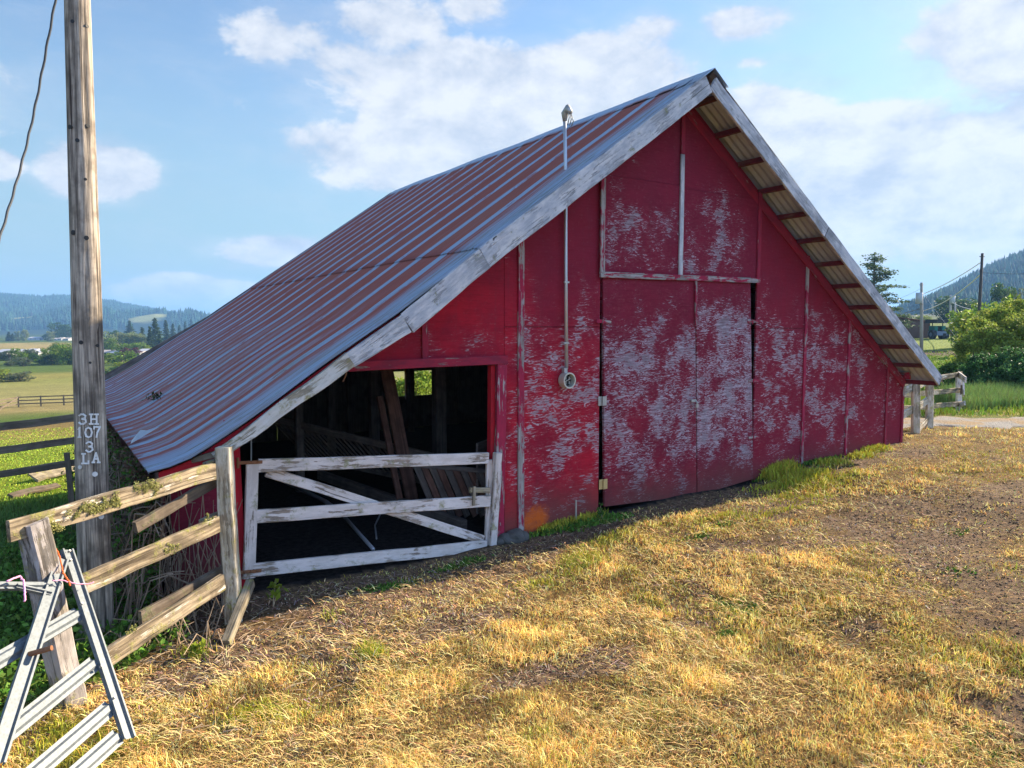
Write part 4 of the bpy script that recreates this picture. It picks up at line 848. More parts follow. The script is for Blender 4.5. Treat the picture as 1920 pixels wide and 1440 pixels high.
mb = MB(); mb.beam(tuple(pbot+Vector((.02, 0, -.15))-nf*.08), tuple(ptop-nf*.02), .15, .15, up=(-nf.y, nf.x, 0), n=14, wob=.02); mb.build('post', wood('silvered_post', (.10, .085, .07), (.26, .23, .20), paint=(.42, .38, .36), paint2=(.26, .23, .21), cover=.5, moss=.4, crk=1.1), fence)
s0, s1 = atZ(422, 1208, -.08), atY(470, 1092, -.62); mb = MB(); mb.beam(tuple(s0), tuple(s1), .085, .07, n=6, wob=.006); tag(mb.build('wooden_stake', m_stake), 'short split stake propped against the foot of the fence post', 'stake')
# lichen tufts on the rails
def lichen(px0, py0, px1, py1, n, rad, up_=.0, parent=fence):
    P_ = []; C_ = []
    for i in range(n):
        k = random.random(); c0_ = ft(px0+(px1-px0)*k+random.gauss(0, 3), py0+(py1-py0)*k+random.gauss(0, 5), 0)+nf*.028
        for j in range(26):
            o_ = Vector((random.gauss(0, rad), random.gauss(0, rad*.5), random.gauss(0, rad))); s_ = random.uniform(.003, .008); a = Vector((random.gauss(0, 1), random.gauss(0, 1), random.gauss(0, 1))).normalized(); b_ = a.orthogonal().normalized()
            P_ += [c0_+o_-a*s_, c0_+o_+b_*s_, c0_+o_+a*s_, c0_+o_-b_*s_]; C_ += [tuple(np.array([.36, .35, .12])*random.uniform(.5, 1.25))]*4
    P_ = np.array([tuple(v) for v in P_]); o = fast('lichen', P_, np.arange(len(P_)).reshape(-1, 4), m_leaf, np.array(C_), parent); return o
lichen(72, 985, 110, 990, 26, .012, parent=fence); lichen(125, 965, 215, 938, 60, .010); lichen(250, 915, 295, 908, 36, .010); lichen(300, 1030, 325, 1022, 22, .009); lichen(232, 1190, 252, 1180, 16, .006)
lichen(385, 972, 396, 968, 8, .005)

# ---------------------------------------------------------------- galvanised gate leaning on the end post
mg = thing('metal_gate', 'galvanised steel gate leaning on the fence end post', 'gate', (0, 0, 0))
S0 = atZ(240, 1388, .0); 
def onP(px, py, P0, n):
    d = Vector(ray(px, py)); o = Vector(CAM); return o+d*((P0-o).dot(n)/d.dot(n))
S1 = atD(125, 1035, 4.95); G2 = atZ(150, 1446, .02); G2 = atD(-60, 1240, 3.95)
nG = (S1-S0).cross(G2-S0).normalized(); nG = nG if nG.y < 0 else -nG
def gm(a, b, w, off=0., t_=.018, name='rail', lip=True, parent=mg, ridge=True):
    p, q = onP(*a, S0, nG)+nG*off, onP(*b, S0, nG)+nG*off; d = (q-p).normalized(); s_ = d.cross(nG).normalized()
    # rolled steel section: raised centre rib and folded lips
    prof = [(-.5, -.022), (-.5, 0), (-.30, 0.0), (-.16, .014), (.16, .014), (.30, 0), (.5, 0), (.5, -.022)] if ridge else [(-.5, -.03), (-.5, 0), (-.36, 0), (-.30, -.016), (.30, -.016), (.36, 0), (.5, 0), (.5, -.03)]
    L = (q-p).length; vs, gs = [], []
    for k in (0, 1):
        for (u, v) in prof: vs.append(p+d*(L*k)+s_*(u*w)+nG*v); gs.append((L*k, u*w, v))
        for (u, v) in prof[::-1]: vs.append(p+d*(L*k)+s_*(u*w*.96)+nG*(v-.003)); gs.append((L*k, u*w, v))
    n_ = 16; fs = [(i, (i+1) % n_, (i+1) % n_+n_, i+n_) for i in range(n_)]
    fs += [tuple((j, j+1, 14-j, 15-j)) for j in range(7)]+[tuple((j+16, 15-j+16, 14-j+16, j+1+16)) for j in range(7)]
    mb = MB(); mb.add(vs, fs, gs); return mb.build(name, m_galv, parent)
gm((122, 1034), (238, 1388), .078, .035, name='stile', ridge=False)
gm((148, 1150), (-30, 1254), .095, name='rail'); gm((178, 1243), (-20, 1402), .100, name='rail'); gm((207, 1326), (40, 1470), .10, name='rail'); gm((222, 1380), (110, 1480), .10, name='rail')
gm((128, 1036), (84, 1062), .05, .0, name='top_rail')
gm((106, 1056), (-20, 1440), .085, .07, name='brace', ridge=False)
gm((88, 1106), (-20, 1106), .05, .05, name='strap'); gm((85, 1122), (20, 1108), .03, .06, name='strap')
for (px, py) in [(145, 1140), (181, 1257), (205, 1316), (124, 1058), (122, 1041)]:
    p = onP(px, py, S0, nG)+nG*.035; mb = MB(); mb.tube([p, p+nG*.02], .008, 6); mb.build('bolt', m_steel, mg)
p = onP(45, 1236, S0, nG); mb = MB(); mb.tube([p+nG*.05, p+nG*.16+Vector((.05, 0, -.04))], .016, 8); mb.build('latch_pin', m_rust, mg)
def twine(name, pts, c, label, rad=.005):
    m_ = plain(name+'_fibre', c, .8, 0, .15, 60); P_ = []
    for i in range(len(pts)-1):
        for k in range(6): P_.append(pts[i].lerp(pts[i+1], k/6)+Vector((random.gauss(0, .002), random.gauss(0, .002), random.gauss(0, .002))))
    P_.append(pts[-1]); mb = MB(); mb.tube(P_, rad, 6); tag(mb.build(name, m_, None, True), label, 'twine')
g_ = lambda px, py, o=.10: onP(px, py, S0, nG)+nG*o
twine('baling_twine', [g_(88, 1046), g_(95, 1065), g_(100, 1090), g_(105, 1100), g_(111, 1108), g_(113, 1115)], (.75, .14, .03), 'orange baling twine hanging from the metal gate top', .0055)
twine('baling_twine', [g_(80, 1106), g_(100, 1105), g_(125, 1112), g_(150, 1111), g_(158, 1108)], (.80, .32, .45), 'pink twine stretched across the brace and stile of the metal gate', .004)
twine('baling_twine', [g_(-10, 1112, .12), g_(14, 1102, .12), g_(20, 1110, .12), g_(24, 1130, .12), g_(22, 1150, .12)], (.85, .35, .55), 'pink twine knotted round the strap with a hanging tail', .006)

# ---------------------------------------------------------------- fence behind the pole, and the far paddock fence
rf = thing('board_fence', 'dark three rail fence at the pasture edge behind the pole', 'fence', (0, 0, 0))
for (a, b, w) in [((-60, 808), (158, 781), .135), ((-60, 854), (158, 823), .125), ((-60, 899), (158, 864), .12)]:
    mb = MB(); mb.beam(tuple(atD(*a, 8.8)), tuple(atD(*b, 9.6)), w*.72, .035, n=10, wob=.006); mb.build('rail', m_raildark, rf)
p = atD(134, 855, 9.5); mb = MB(); mb.beam((p.x, p.y, gz(p.x, p.y)-.1), (p.x-.05, p.y, p.z+.05), .07, .06, up=(1, 0, 0)); mb.build('post', m_raildark, rf)
p = atD(-70, 830, 8.9); mb = MB(); mb.beam((p.x, p.y, gz(p.x, p.y)-.1), (p.x, p.y, p.z+.5), .1, .1, up=(1, 0, 0)); mb.build('post', m_raildark, rf)
pf = thing('paddock_fence', 'distant brown three rail paddock fence across the left field', 'fence', (0, 0, 0))
pp = [ground(35, 763), ground(77, 761.5), ground(120, 760), ground(165, 758)]; l0, l1 = ground(35, 763), ground(-30, 775)
for p in pp: mb = MB(); mb.beam((p.x, p.y, gz(p.x, p.y)-.2), (p.x, p.y, gz(p.x, p.y)+1.25), .16, .16, up=(1, 0, 0), n=2); mb.build('post', m_raildark, pf)
for z_ in (.35, .75, 1.15):
    for a, b_ in zip(pp[:-1], pp[1:]): mb = MB(); mb.beam((a.x, a.y, gz(a.x, a.y)+z_), (b_.x, b_.y, gz(b_.x, b_.y)+z_), .13, .05, n=2); mb.build('rail', m_raildark, pf)
    mb = MB(); mb.beam((l0.x, l0.y, l0.z+z_), (l1.x-3, l1.y-3, gz(l1.x-3, l1.y-3)+z_*.7), .13, .05, n=2); mb.build('rail', m_raildark, pf)
mb = MB(); mb.beam((l0.x, l0.y, l0.z+1.15), (l1.x+1.0, l1.y-2, gz(l1.x+1, l1.y-2)+.1), .13, .05, n=2); mb.build('rail', m_raildark, pf)
# timber and sheet scrap behind the pole
mb = MB(); mb.beam(tuple(ground(62, 905)+Vector((0, 0, .12))), tuple(ground(140, 890)+Vector((0, 0, .2))), .30, .05, up=(0, 1, .4), n=5, wob=.02); tag(mb.build('scrap_board', m_stake), 'broad grey scrap board lying in the weeds behind the pole', 'board')
mb = MB(); mb.beam(tuple(ground(20, 935)+Vector((0, 0, .06))), tuple(ground(110, 918)+Vector((0, 0, .10))), .16, .05, up=(0, 1, .3), n=5, wob=.015); tag(mb.build('scrap_board', m_raildark), 'narrow rotten board lying below the broad scrap board', 'board')

# ---------------------------------------------------------------- corner fence on the right
cf = thing('corner_fence', 'pale weathered board fence corner beside the gravel road', 'fence', (0, 0, 0))
def vpost(px, pyb, pyt, w, m_, parent, name='post'):
    b = ground(px, pyb); d = math.hypot(b.x-CAM[0], b.y-CAM[1]); fd = (Vector(b)-Vector(CAM)).dot(Vector(FW)); t_ = atD(px, pyt, fd)
    mb = MB(); mb.beam((b.x, b.y, b.z-.15), (t_.x, t_.y, t_.z), w, w*.7, up=tuple(RT), n=6, wob=.006); return mb.build(name, m_, parent), fd
_, dA = vpost(1717, 812, 705, .15, m_post, cf); _, dB = vpost(1743, 803, 706, .14, m_post, cf); _, dC = vpost(1798, 770, 699, .13, m_white, cf)
def rr2(a, da, b, db, w, m_=m_rail, parent=cf, name='rail', t_=.04): mb = MB(); mb.beam(tuple(atD(*a, da)), tuple(atD(*b, db)), w, t_, n=8, wob=.006); return mb.build(name, m_, parent)
for (ya, yb) in [(724, 701), (743, 731), (768, 757)]: rr2((1670, ya), dC*.88, (1803, yb), dC-.08, .13)
for (ya, yb) in [(736, 712), (780, 748)]: rr2((1690, ya), dA-.4, (1744, yb), dB+.1, .15, m_post)
rr2((1722, 808), dA+.1, (1741, 782), dB, .10)
rr2((1797, 702), dC-.12, (1811, 712), dC-.9, .16, m_white)
rr2((1806, 716), dC-.15, (1807, 742), dC-.4, .10, m_white); rr2((1796, 762), dC-.1, (1809, 756), dC-.5, .12, m_white)
mb = MB(); a = atD(1802, 722, dC-.25); mb.slab([tuple(a), tuple(a+Vector((.11, -.05, 0))), tuple(a+Vector((.10, -.05, -.22))), tuple(a+Vector((.0, 0, -.26)))], (0, 1, 0), .015); mb.build('plate', m_raildark, cf)

# ---------------------------------------------------------------- right background: poles, wires, shed, machines
m_can = plain('grey_can', (.45, .47, .50), .8, 0, .1)
def upole(px, pyb, pyt, dist, rad, label, m_, lean=0, can=None):
    b = atD(px, pyb, dist); b.z = gz(b.x, b.y)-.3; tp = atD(px+lean, pyt, dist)
    o = thing('utility_pole', label, 'utility pole', (0, 0, 0), 'distant utility poles'); mb = MB(); mb.tube([b, b.lerp(tp, .5), tp], [rad, rad*.85, rad*.7], 10); mb.build('pole_shaft', m_, o, True)
    if can:
        c_ = atD(can[0], can[1], dist-.2); mb = MB(); mb.tube([c_-Vector((0, 0, can[2])), c_+Vector((0, 0, can[2]))], can[2]*.6, 10); mb.build('transformer', m_can, o, True)
    mb = MB(); q = b.lerp(tp, .97); mb.beam(tuple(q-Vector(RT)*.25), tuple(q+Vector(RT)*.2), .08, .08, n=1); mb.build('crossarm', m_, o); return b, tp
dP = (ground(1728, 662)-Vector(CAM)).dot(Vector(FW))
upole(1728, 660, 530, dP, .20, 'pale utility pole with a grey transformer in front of the brown shed', plain('pale_pole', (.32, .29, .25), .9), 0, (1723.5, 559, .62))
upole(1833, 640, 475, 70, .17, 'dark leaning utility pole rising out of the bramble bank', plain('dark_pole', (.07, .06, .055), .9), 9)
d3 = 150
upole(1782, 612, 553, d3, .24, 'small far utility pole with a white transformer left of its twin', plain('far_pole', (.42, .38, .33), .9), 0, (1786, 562, .8))
upole(1791, 612, 566, d3+4, .22, 'shorter far utility pole standing right of its twin', plain('far_pole', (.42, .38, .33), .9), 0)
def wire(a, da, b, db, rad, sag, c, label, n=14):
    p, q = atD(*a, da), atD(*b, db); mb = MB(); pts = [p.lerp(q, i/n)-Vector((0, 0, sag*4*(i/n)*(1-i/n))) for i in range(n+1)]; mb.tube(pts, rad, 5); tag(mb.build('power_line', c), label, 'power line')
m_wl = plain('pale_wire', (.8, .8, .8), .9); m_wg = plain('grey_wire', (.3, .3, .32), .9); m_wd = plain('dark_wire', (.06, .07, .09), .6)
wire((1731, 551), dP, (1842, 490), 70, .045, .25, m_wl, 'upper pale power line between the transformer pole and the dark leaning pole')
wire((1731, 583), dP, (1839, 514), 70, .055, .5, m_wl, 'lower pale power line between the transformer pole and the dark leaning pole')
wire((1841, 511), 70, (1960, 512), 60, .02, .1, m_wd, 'dark power line running right from the leaning pole')
wire((1727, 578), dP, (1650, 590), dP+25, .035, .3, m_wd, 'dark power line running left behind the barn roof')
wire((1727, 541), dP, (1640, 572), dP+25, .015, .3, m_wd, 'thin upper power line running left behind the barn roof')
wire((1733, 553), dP, (1800, 642), dP-20, .012, .05, m_wg, 'thin guy wire slanting down right of the transformer pole')
wire((1785, 566), d3, (1836, 582), 90, .04, .3, m_wl, 'short pale line from the twin poles to the brambles')
sb, sb2 = ground(1742, 633.5), ground(1668, 634); dS = (sb-Vector(CAM)).dot(Vector(FW)); shed = thing('brown_shed', 'long low brown timber shed beyond the transformer pole', 'shed', (0, 0, 0))
m_shed, t = newmat('shed_boards'); P = t.geo(); s_ = t.vm('MULTIPLY', P, (4, 4, .4)); n_ = t.noise(s_, 1, 5, .7); finish(t, t.mix(n_, (.10, .055, .045), (.24, .14, .11)), .9, n_, .4, .03)
w0, w1 = atD(1694, 634, dS+1), atD(1743, 634, dS); back = Vector((FW[0], FW[1], 0)).normalized()*6; h0, h1 = 3.3, 2.6
for p in (w0, w1): p.z = gz(w1.x, w1.y)-.1
mb = MB(); mb.slab([tuple(w0), tuple(w1), tuple(w1+Vector((0, 0, h1))), tuple(w0+Vector((0, 0, h0)))], tuple(back.normalized()), 6); mb.build('wall', m_shed, shed)
le = Vector(RT)*-5+back*.3; mb = MB(); mb.slab([tuple(w0+le+back*.2), tuple(w0+back*.2), tuple(w0+back*.2+Vector((0, 0, h0-.3))), tuple(w0+le+back*.2+Vector((0, 0, h0-.9)))], tuple(back.normalized()), 5); mb.build('lean_to', m_shed, shed)
rd_ = (w1-w0).normalized(); mb = MB(); mb.slab([tuple(w0-rd_*.3-back*.05+Vector((0, 0, h0+.05))), tuple(w1+rd_*.3-back*.05+Vector((0, 0, h1+.02))), tuple(w1+rd_*.3+back*1.1+Vector((0, 0, h1+.02))), tuple(w0-rd_*.3+back*1.1+Vector((0, 0, h0+.05)))], (0, 0, 1), .12); mb.build('roof', plain('rust_red_roof', (.28, .10, .07), .8), shed)
# farm machine with a canopy (rear view of an old tractor) and a dark trailer
tr = thing('tractor', 'old green tractor with dark canopy parked right of the shed', 'tractor', (0, 0, 0)); dT = dS-3
def bx(name, px0, py0, px1, py1, dep, m_, parent, zoff=0, dd=dT):
    a, b_ = atD(px0, py1, dd), atD(px1, py0, dd); w_ = abs((b_-a).dot(Vector(RT))); hh_ = b_.z-a.z; c_ = (a+b_)/2; mb = MB(); yaw = -TH
    from mathutils import Matrix
    mb.box((c_.x, c_.y, c_.z), (w_, dep, hh_), Matrix.Rotation(yaw, 3, 'Z')); return mb.build(name, m_, parent)
m_teal = plain('green_machine_paint', (.02, .16, .12), .5); m_blk = plain('black_rubber', (.03, .03, .035), .8); m_gb = plain('grey_blue_metal', (.16, .19, .26), .6)
bx('canopy', 1745.5, 599, 1769.5, 606, 3.2, m_dark, tr)
for px in (1748, 1767.3): bx('canopy_post', px-.5, 605, px+.5, 624, .12, m_dark, tr)
bx('side_panel', 1747, 611, 1753, 621, 1.6, m_teal, tr); bx('side_panel', 1761, 611, 1767.5, 621, 1.6, m_teal, tr); bx('chassis', 1748, 621, 1767, 629, 2.6, m_gb, tr); bx('seat_back', 1755, 613, 1760, 622, .3, m_dark, tr)
for px in (1748.5, 1766.5):
    c_ = atD(px, 627.2, dT-.6); mb = MB(); mb.tube([c_-Vector(RT)*.28, c_+Vector(RT)*.28], .72, 18); w_ = mb.build('wheel', m_blk, tr); mb = MB(); mb.tube([c_-Vector(RT)*.30, c_+Vector(RT)*.30], .34, 14); mb.build('rim', m_gb, w_)
tl = thing('farm_trailer', 'dark box trailer standing right of the tractor', 'trailer', (0, 0, 0))
bx('box_body', 1772, 614.5, 1790, 627, 2.4, plain('dark_red_paint', (.09, .03, .03), .6), tl); bx('box_rim', 1771.6, 613.7, 1790.4, 615, 2.5, m_blk, tl)
for px in (1775.5, 1786.5):
    c_ = atD(px, 629.6, dT-.9); mb = MB(); mb.tube([c_-Vector(RT)*.18, c_+Vector(RT)*.18], .40, 14); w_ = mb.build('wheel', m_blk, tl); mb = MB(); mb.tube([c_-Vector(RT)*.2, c_+Vector(RT)*.2], .2, 10); mb.build('rim', m_cond, w_)

# ---------------------------------------------------------------- trees
def leaf_cloud(cent, size, colr, flat=.0):
    n = len(cent); a = rng.normal(size=(n, 3)); a /= np.linalg.norm(a, axis=1)[:, None]; b = np.cross(a, rng.normal(size=(n, 3))); b /= np.linalg.norm(b, axis=1)[:, None]
    s = (size*rng.uniform(.55, 1.3, n))[:, None]; V = np.stack([cent-a*s, cent+b*s*.55, cent+a*s, cent-b*s*.55], 1); return V.reshape(-1, 3), np.arange(n*4).reshape(-1, 4), np.repeat(colr, 4, 0)
def proto_broad(name, n, hue, seed, leaf=.035, clumps=34, aspect=1.0, base=.12):
    """unit broadleaf crown (height 1, radius about .5)"""
    rs = np.random.default_rng(seed); th = rs.uniform(0, 2*np.pi, clumps); zz = rs.uniform(.04, .93, clumps); zz = zz**.9-.06; env = .45*np.sqrt(np.clip(1-((zz-.45)/.55)**2, .05, 1)); rr_ = env*np.sqrt(rs.uniform(.05, 1, clumps))
    cc_ = np.stack([rr_*np.cos(th)*aspect, rr_*np.sin(th)*aspect, zz], -1); sz = rs.uniform(.08, .17, clumps); wt = sz**2; idx = rs.choice(clumps, n, p=wt/wt.sum())
    d = rs.normal(size=(n, 3)); d /= np.linalg.norm(d, axis=1)[:, None]; P = cc_[idx]+d*(sz[idx]*rs.uniform(.5, 1.1, n)**.6)[:, None]*np.array([1.15, 1.15, .85])
    P[:, 2] = np.maximum(P[:, 2], .02); c_ = np.asarray(hue)[None]*(1+rs.normal(0, .18, clumps))[idx][:, None]*(1+rs.normal(0, .22, n))[:, None]*(1+rs.normal(0, .08, (n, 3)))
    V, F, C = leaf_cloud(P, leaf, np.clip(c_, .005, .8)); crown = fast(name+'_crown', V, F, m_leaf, C).data
    mb = MB(); mb.tube([(0, 0, -.03), (.01, 0, .2), (0, .01, .45), (0, 0, .7)], [.035, .026, .018, .006], 7)
    for i in range(7):
        k = cc_[i*4 % clumps]; mb.tube([(0, 0, .18+.05*i), (k[0]*.5, k[1]*.5, (k[2]+.2+.05*i)/2), tuple(k)], [.014, .009, .003], 5)
    tr_ = mb.build(name+'_trunk', m_raildark).data
    return crown, tr_
def proto_conifer(name, n, hue, seed, leaf=.022, width=.2, gap=.0, levels=30):
    rs = np.random.default_rng(seed); nb = levels*5; hb = np.repeat(np.linspace(.08, .97, levels), 5)+rs.normal(0, .008, nb); ab = rs.uniform(0, 2*np.pi, nb); lb = width*(1-hb)**.75*rs.uniform(.55, 1.15, nb)*(1-.35*(hb < .14))
    keepb = rs.random(nb) > gap; hb, ab, lb = hb[keepb], ab[keepb], lb[keepb]; nb = len(hb); idx = rs.choice(nb, n, p=(lb+.02)/np.sum(lb+.02)); u = rs.random(n)**.65; L = lb[idx]*u
    P = np.stack([L*np.cos(ab[idx]), L*np.sin(ab[idx]), hb[idx]-L*.22+.02*(u-.5)], -1)+rs.normal(0, 1, (n, 3))*np.array([.012, .012, .007])*(1+width*2)
    c_ = np.asarray(hue)[None]*(1+rs.normal(0, .15, nb))[idx][:, None]*(1+rs.normal(0, .2, n))[:, None]
    V, F, C = leaf_cloud(P, leaf, np.clip(c_, .004, .8)); crown = fast(name+'_crown', V, F, m_leaf, C).data
    mb = MB(); mb.tube([(0, 0, -.03), (0, 0, .5), (0, 0, .97)], [.016, .010, .002], 6)
    for i in range(0, nb, 4): mb.tube([(0, 0, hb[i]), (lb[i]*.9*math.cos(ab[i]), lb[i]*.9*math.sin(ab[i]), hb[i]-.2*lb[i])], [.004, .001], 4)
    return crown, mb.build(name+'_trunk', m_raildark).data
K = {}
K['conifer'] = [proto_conifer('cf%d' % i, 2600, [.045, .075, .03], 100+i, .026, .19+.03*i) for i in range(3)]
K['dark'] = [proto_broad('dk%d' % i, 2600, [.05, .10, .03], 120+i, .036) for i in range(2)]
K['green'] = [proto_broad('gr%d' % i, 2600, [.13, .21, .03], 130+i, .036) for i in range(3)]
K['sage'] = [proto_broad('sg%d' % i, 2600, [.20, .24, .11], 140+i, .036) for i in range(2)]
K['grey'] = [proto_broad('gy%d' % i, 2600, [.12, .15, .09], 150+i, .036) for i in range(2)]
K['lime'] = [proto_broad('lm%d' % i, 2600, [.20, .26, .04], 160+i, .036) for i in range(2)]
K['purple'] = [proto_broad('pp', 2600, [.09, .02, .035], 170, .036)]
K['pine'] = [proto_conifer('pn', 9000, [.085, .13, .06], 180, .0095, .27, .40, 26)]
for o in [o for o in bpy.data.objects if o.name.endswith(('_crown', '_trunk'))]: bpy.data.objects.remove(o)   # keep the meshes only
def tree(kind, px, pyb, pyt, wpx, label, cat='tree', name=None, group=None, dist=None, v=0, depth=1.0):
    b = ground(px, pyb) if dist is None else atD(px, pyb, dist)
    if dist is not None: b.z = gz(b.x, b.y)
    fd = (b-Vector(CAM)).dot(Vector(FW)); top_z = atD(px, pyt, fd).z; H = max(top_z-b.z, .5); Wd = wpx/1354*fd
    if kind not in ('conifer', 'pine') and dist is None: Wd *= 1.3
    nm = name or {'conifer': 'conifer_tree', 'pine': 'pine_tree'}.get(kind, 'broadleaf_tree'); cr, tk = K[kind][v % len(K[kind])]
    root = thing(nm, label, cat, (b.x, b.y, b.z), group); u = .36 if kind in ('conifer', 'pine') else .80
    sc = (Wd/u, Wd/u*depth, H)
    for nm2, me in (('crown', cr), ('trunk', tk)):
        o = bpy.data.objects.new(nm2, me); col.objects.link(o); o.parent = root; o.scale = sc; o.rotation_euler = (0, 0, 0)
    root.rotation_euler = (0, 0, random.uniform(0, 6.28)); return root
for a in [
 ('conifer', 244, 640, 601, 20, 'dark fir standing alone among pale trees nearest the pole'), ('conifer', 292, 655, 596, 26, 'broadest and tallest dark fir against the left hills'),
 ('conifer', 312, 645, 600, 18, 'tall dark fir right beside the broadest fir'), ('conifer', 268, 650, 613, 16, 'small fir left of the broadest fir'), ('conifer', 282, 660, 612, 18, 'fir in front of the broadest fir'),
 ('conifer', 325, 640, 606, 13, 'slender fir second right of the broadest fir'), ('conifer', 337, 634, 609, 12, 'shortest fir in the row above the roof edge'), ('conifer', 348, 632, 602, 12, 'slim fir just left of the last fir above the roof edge'), ('conifer', 359, 628, 598, 13, 'last fir of the row half hidden by the barn roof'),
 ('conifer', 374, 625, 600, 12, 'fir peeping over the barn roof edge'),
 ('sage', 193, 658, 619, 30, 'pale grey green tree right beside the utility pole'), ('sage', 238, 655, 621, 32, 'pale willow like tree below the lone fir'), ('sage', 256, 655, 624, 24, 'pale tree right of the pale willow like tree'),
 ('dark', 214, 650, 618, 16, 'dark tree rising behind the pale trees near the pole'), ('green', 211, 664, 633, 26, 'bright green round tree above the white roofed house'), ('dark', 196, 664, 638, 18, 'dark green tree behind the white roofed house'), ('green', 234, 668, 644, 26, 'green tree left of the purple tree'),
 ('green', 262, 662, 640, 22, 'mid green tree between purple tree and firs'), ('lime', 274, 663, 646, 14, 'small yellow green tree beside the roof edge'), ('purple', 245, 669, 650, 22, 'dark purple leaved tree in the valley'), ('conifer', 300, 666, 625, 18, 'dark fir close behind the roof edge'),
 ('lime', 196, 682, 661, 26, 'round pale green bush right of the pole in the valley'), ('green', 228, 684, 655, 36, 'wide bright green tree in front of the purple tree'), ('lime', 236, 697, 676, 30, 'yellow green bush above the roof edge'), ('dark', 205, 712, 692, 40, 'dark shrub mass meeting the roof edge beside the pole'), ('dark', 228, 705, 686, 30, 'dark shrub touching the barn roof edge'),
 ('grey', 18, 676, 655, 30, 'grey green shrub at the far left of the hedge row'), ('green', 42, 684, 651, 22, 'tall bright shrub left in the hedge row'), ('grey', 56, 672, 653, 16, 'grey shrub by the white valley houses'), ('green', 75, 684, 668, 16, 'small bright shrub mid hedge row'), ('green', 90, 683, 648, 22, 'green shrub near the hedge row middle'), ('dark', 98, 684, 662, 22, 'dark shrub in the hedge row middle'), ('lime', 113, 682, 650, 22, 'yellow green shrub left of the utility pole'), ('green', 128, 684, 640, 24, 'tallest green tree in the hedge row beside the pole'), ('dark', 134, 684, 655, 16, 'dark shrub half hidden behind the pole'), ('green', 110, 668, 640, 22, 'rounded green tree behind the hedge row'), ('dark', 62, 678, 661, 18, 'dark low shrub between hedge row bushes'), ('lime', 5, 676, 664, 22, 'lime shrub at the picture left edge of the hedge'),
 ('grey', 20, 686, 675, 12, 'isolated small shrub in the yellow strip field'), ('grey', 44, 687, 668, 18, 'isolated dark shrub in the yellow strip field'), ('lime', -3, 716, 690, 30, 'bright green bush at the left edge of the hay field'), ('grey', 38, 715, 696, 36, 'round olive bush standing in the hay field'),
 ('conifer', 17, 640, 622, 14, 'dark tree left of the far grey farm shed'), ('conifer', 24, 640, 625, 10, 'second dark tree left of the far grey farm shed'), ('sage', 33, 639, 620, 7, 'thin pale tree left of the far grey farm shed'), ('sage', 47, 639, 617, 9, 'pale pointed tree touching the far grey farm shed'), ('sage', 95, 640, 620, 11, 'pale tree before the far white farm buildings'), ('dark', 108, 637, 603, 24, 'big dark tree behind the far white farm buildings'), ('dark', 127, 638, 607, 18, 'big dark tree half behind the utility pole'), ('dark', 85, 638, 626, 8, 'small dark tree at the end of the grey farm shed'),
]: tree(*a, v=random.randint(0, 2), group='trees and shrubs in the left valley')
for a in [
 ('pine', 1634, 640, 474, 118, 'open branched pine rising behind the right roof edge', 118), ('dark', 1785, 612, 553, 62, 'large rounded dark tree behind the twin far poles', 215), ('dark', 1815, 612, 560, 46, 'dark rounded tree right of the twin far poles', 205),
 ('lime', 1684, 612, 590, 22, 'pale small tree behind the shed left end', 190), ('lime', 1731, 610, 590, 24, 'pale small tree behind the shed right end', 200), ('green', 1710, 612, 596, 26, 'low green tree behind the shed middle', 200),
 ('green', 1812, 616, 574, 56, 'light green bush behind the bramble bank', 90), ('green', 1852, 620, 556, 70, 'light green tree behind the dark leaning pole', 75), ('dark', 1878, 600, 527, 44, 'dark conifer like tree against the right hill', 160), ('grey', 1898, 600, 538, 40, 'grey green tree against the right hill', 170), ('green', 1912, 640, 534, 80, 'tall light green tree at the right picture edge', 60), ('lime', 1838, 640, 572, 90, 'yellow green shrub crowning the bramble bank', 48),
]: tree(*a[:6], dist=a[6], v=random.randint(0, 2), group='trees behind the right bramble bank')
# the bramble bank close to the road: real-size leaves
def bush(name, centers, n, leaf, hue, label, cat='bush', stems=0):
    cs = np.array([[*c[:3]] for c in centers]); rd2 = np.array([c[3] for c in centers]); wt = rd2**2; idx = rng.choice(len(cs), n, p=wt/wt.sum()); sub = rng.normal(size=(len(cs)*40, 3)); sub /= np.linalg.norm(sub, axis=1)[:, None]; sub[:, 2] = np.abs(sub[:, 2])*.95-.15
    pick = idx*40+rng.integers(0, 40, n); d = sub[pick]; P = cs[idx]+d*rd2[idx][:, None]*rng.uniform(.72, 1.0, n)[:, None]+rng.normal(0, .10, (n, 3))*rd2[idx][:, None]
    tone = (1+rng.normal(0, .28, len(sub)))[pick]; P[:, 2] = np.maximum(P[:, 2], hgt(P[:, 0], P[:, 1])+.03)
    c_ = np.asarray(hue)[None]*tone[:, None]*(1+rng.normal(0, .2, n))[:, None]*(1+rng.normal(0, .07, (n, 3)))
    root = thing(name, label, cat, (0, 0, 0)); V, F, C = leaf_cloud(P, leaf, np.clip(c_, .006, .8)); fast('foliage', V, F, m_leaf, C, root)
    mb = MB()
    for i in range(max(6, len(cs)*3)):
        k = cs[i % len(cs)]; r_ = rd2[i % len(cs)]; g0 = (k[0]+random.gauss(0, r_*.3), k[1]+random.gauss(0, r_*.3)); q = sub[random.randrange(len(sub))]
        mb.tube([(g0[0], g0[1], gz(*g0)-.05), (k[0], k[1], k[2]), (k[0]+q[0]*r_*1.05, k[1]+q[1]*r_*1.05, k[2]+q[2]*r_*1.1)], [.03, .018, .006], 5)
    mb.build('stems', m_raildark, root); return root
def bc(px, py, dist, r_): p = atD(px, py, dist); return (p.x, p.y, p.z, r_)
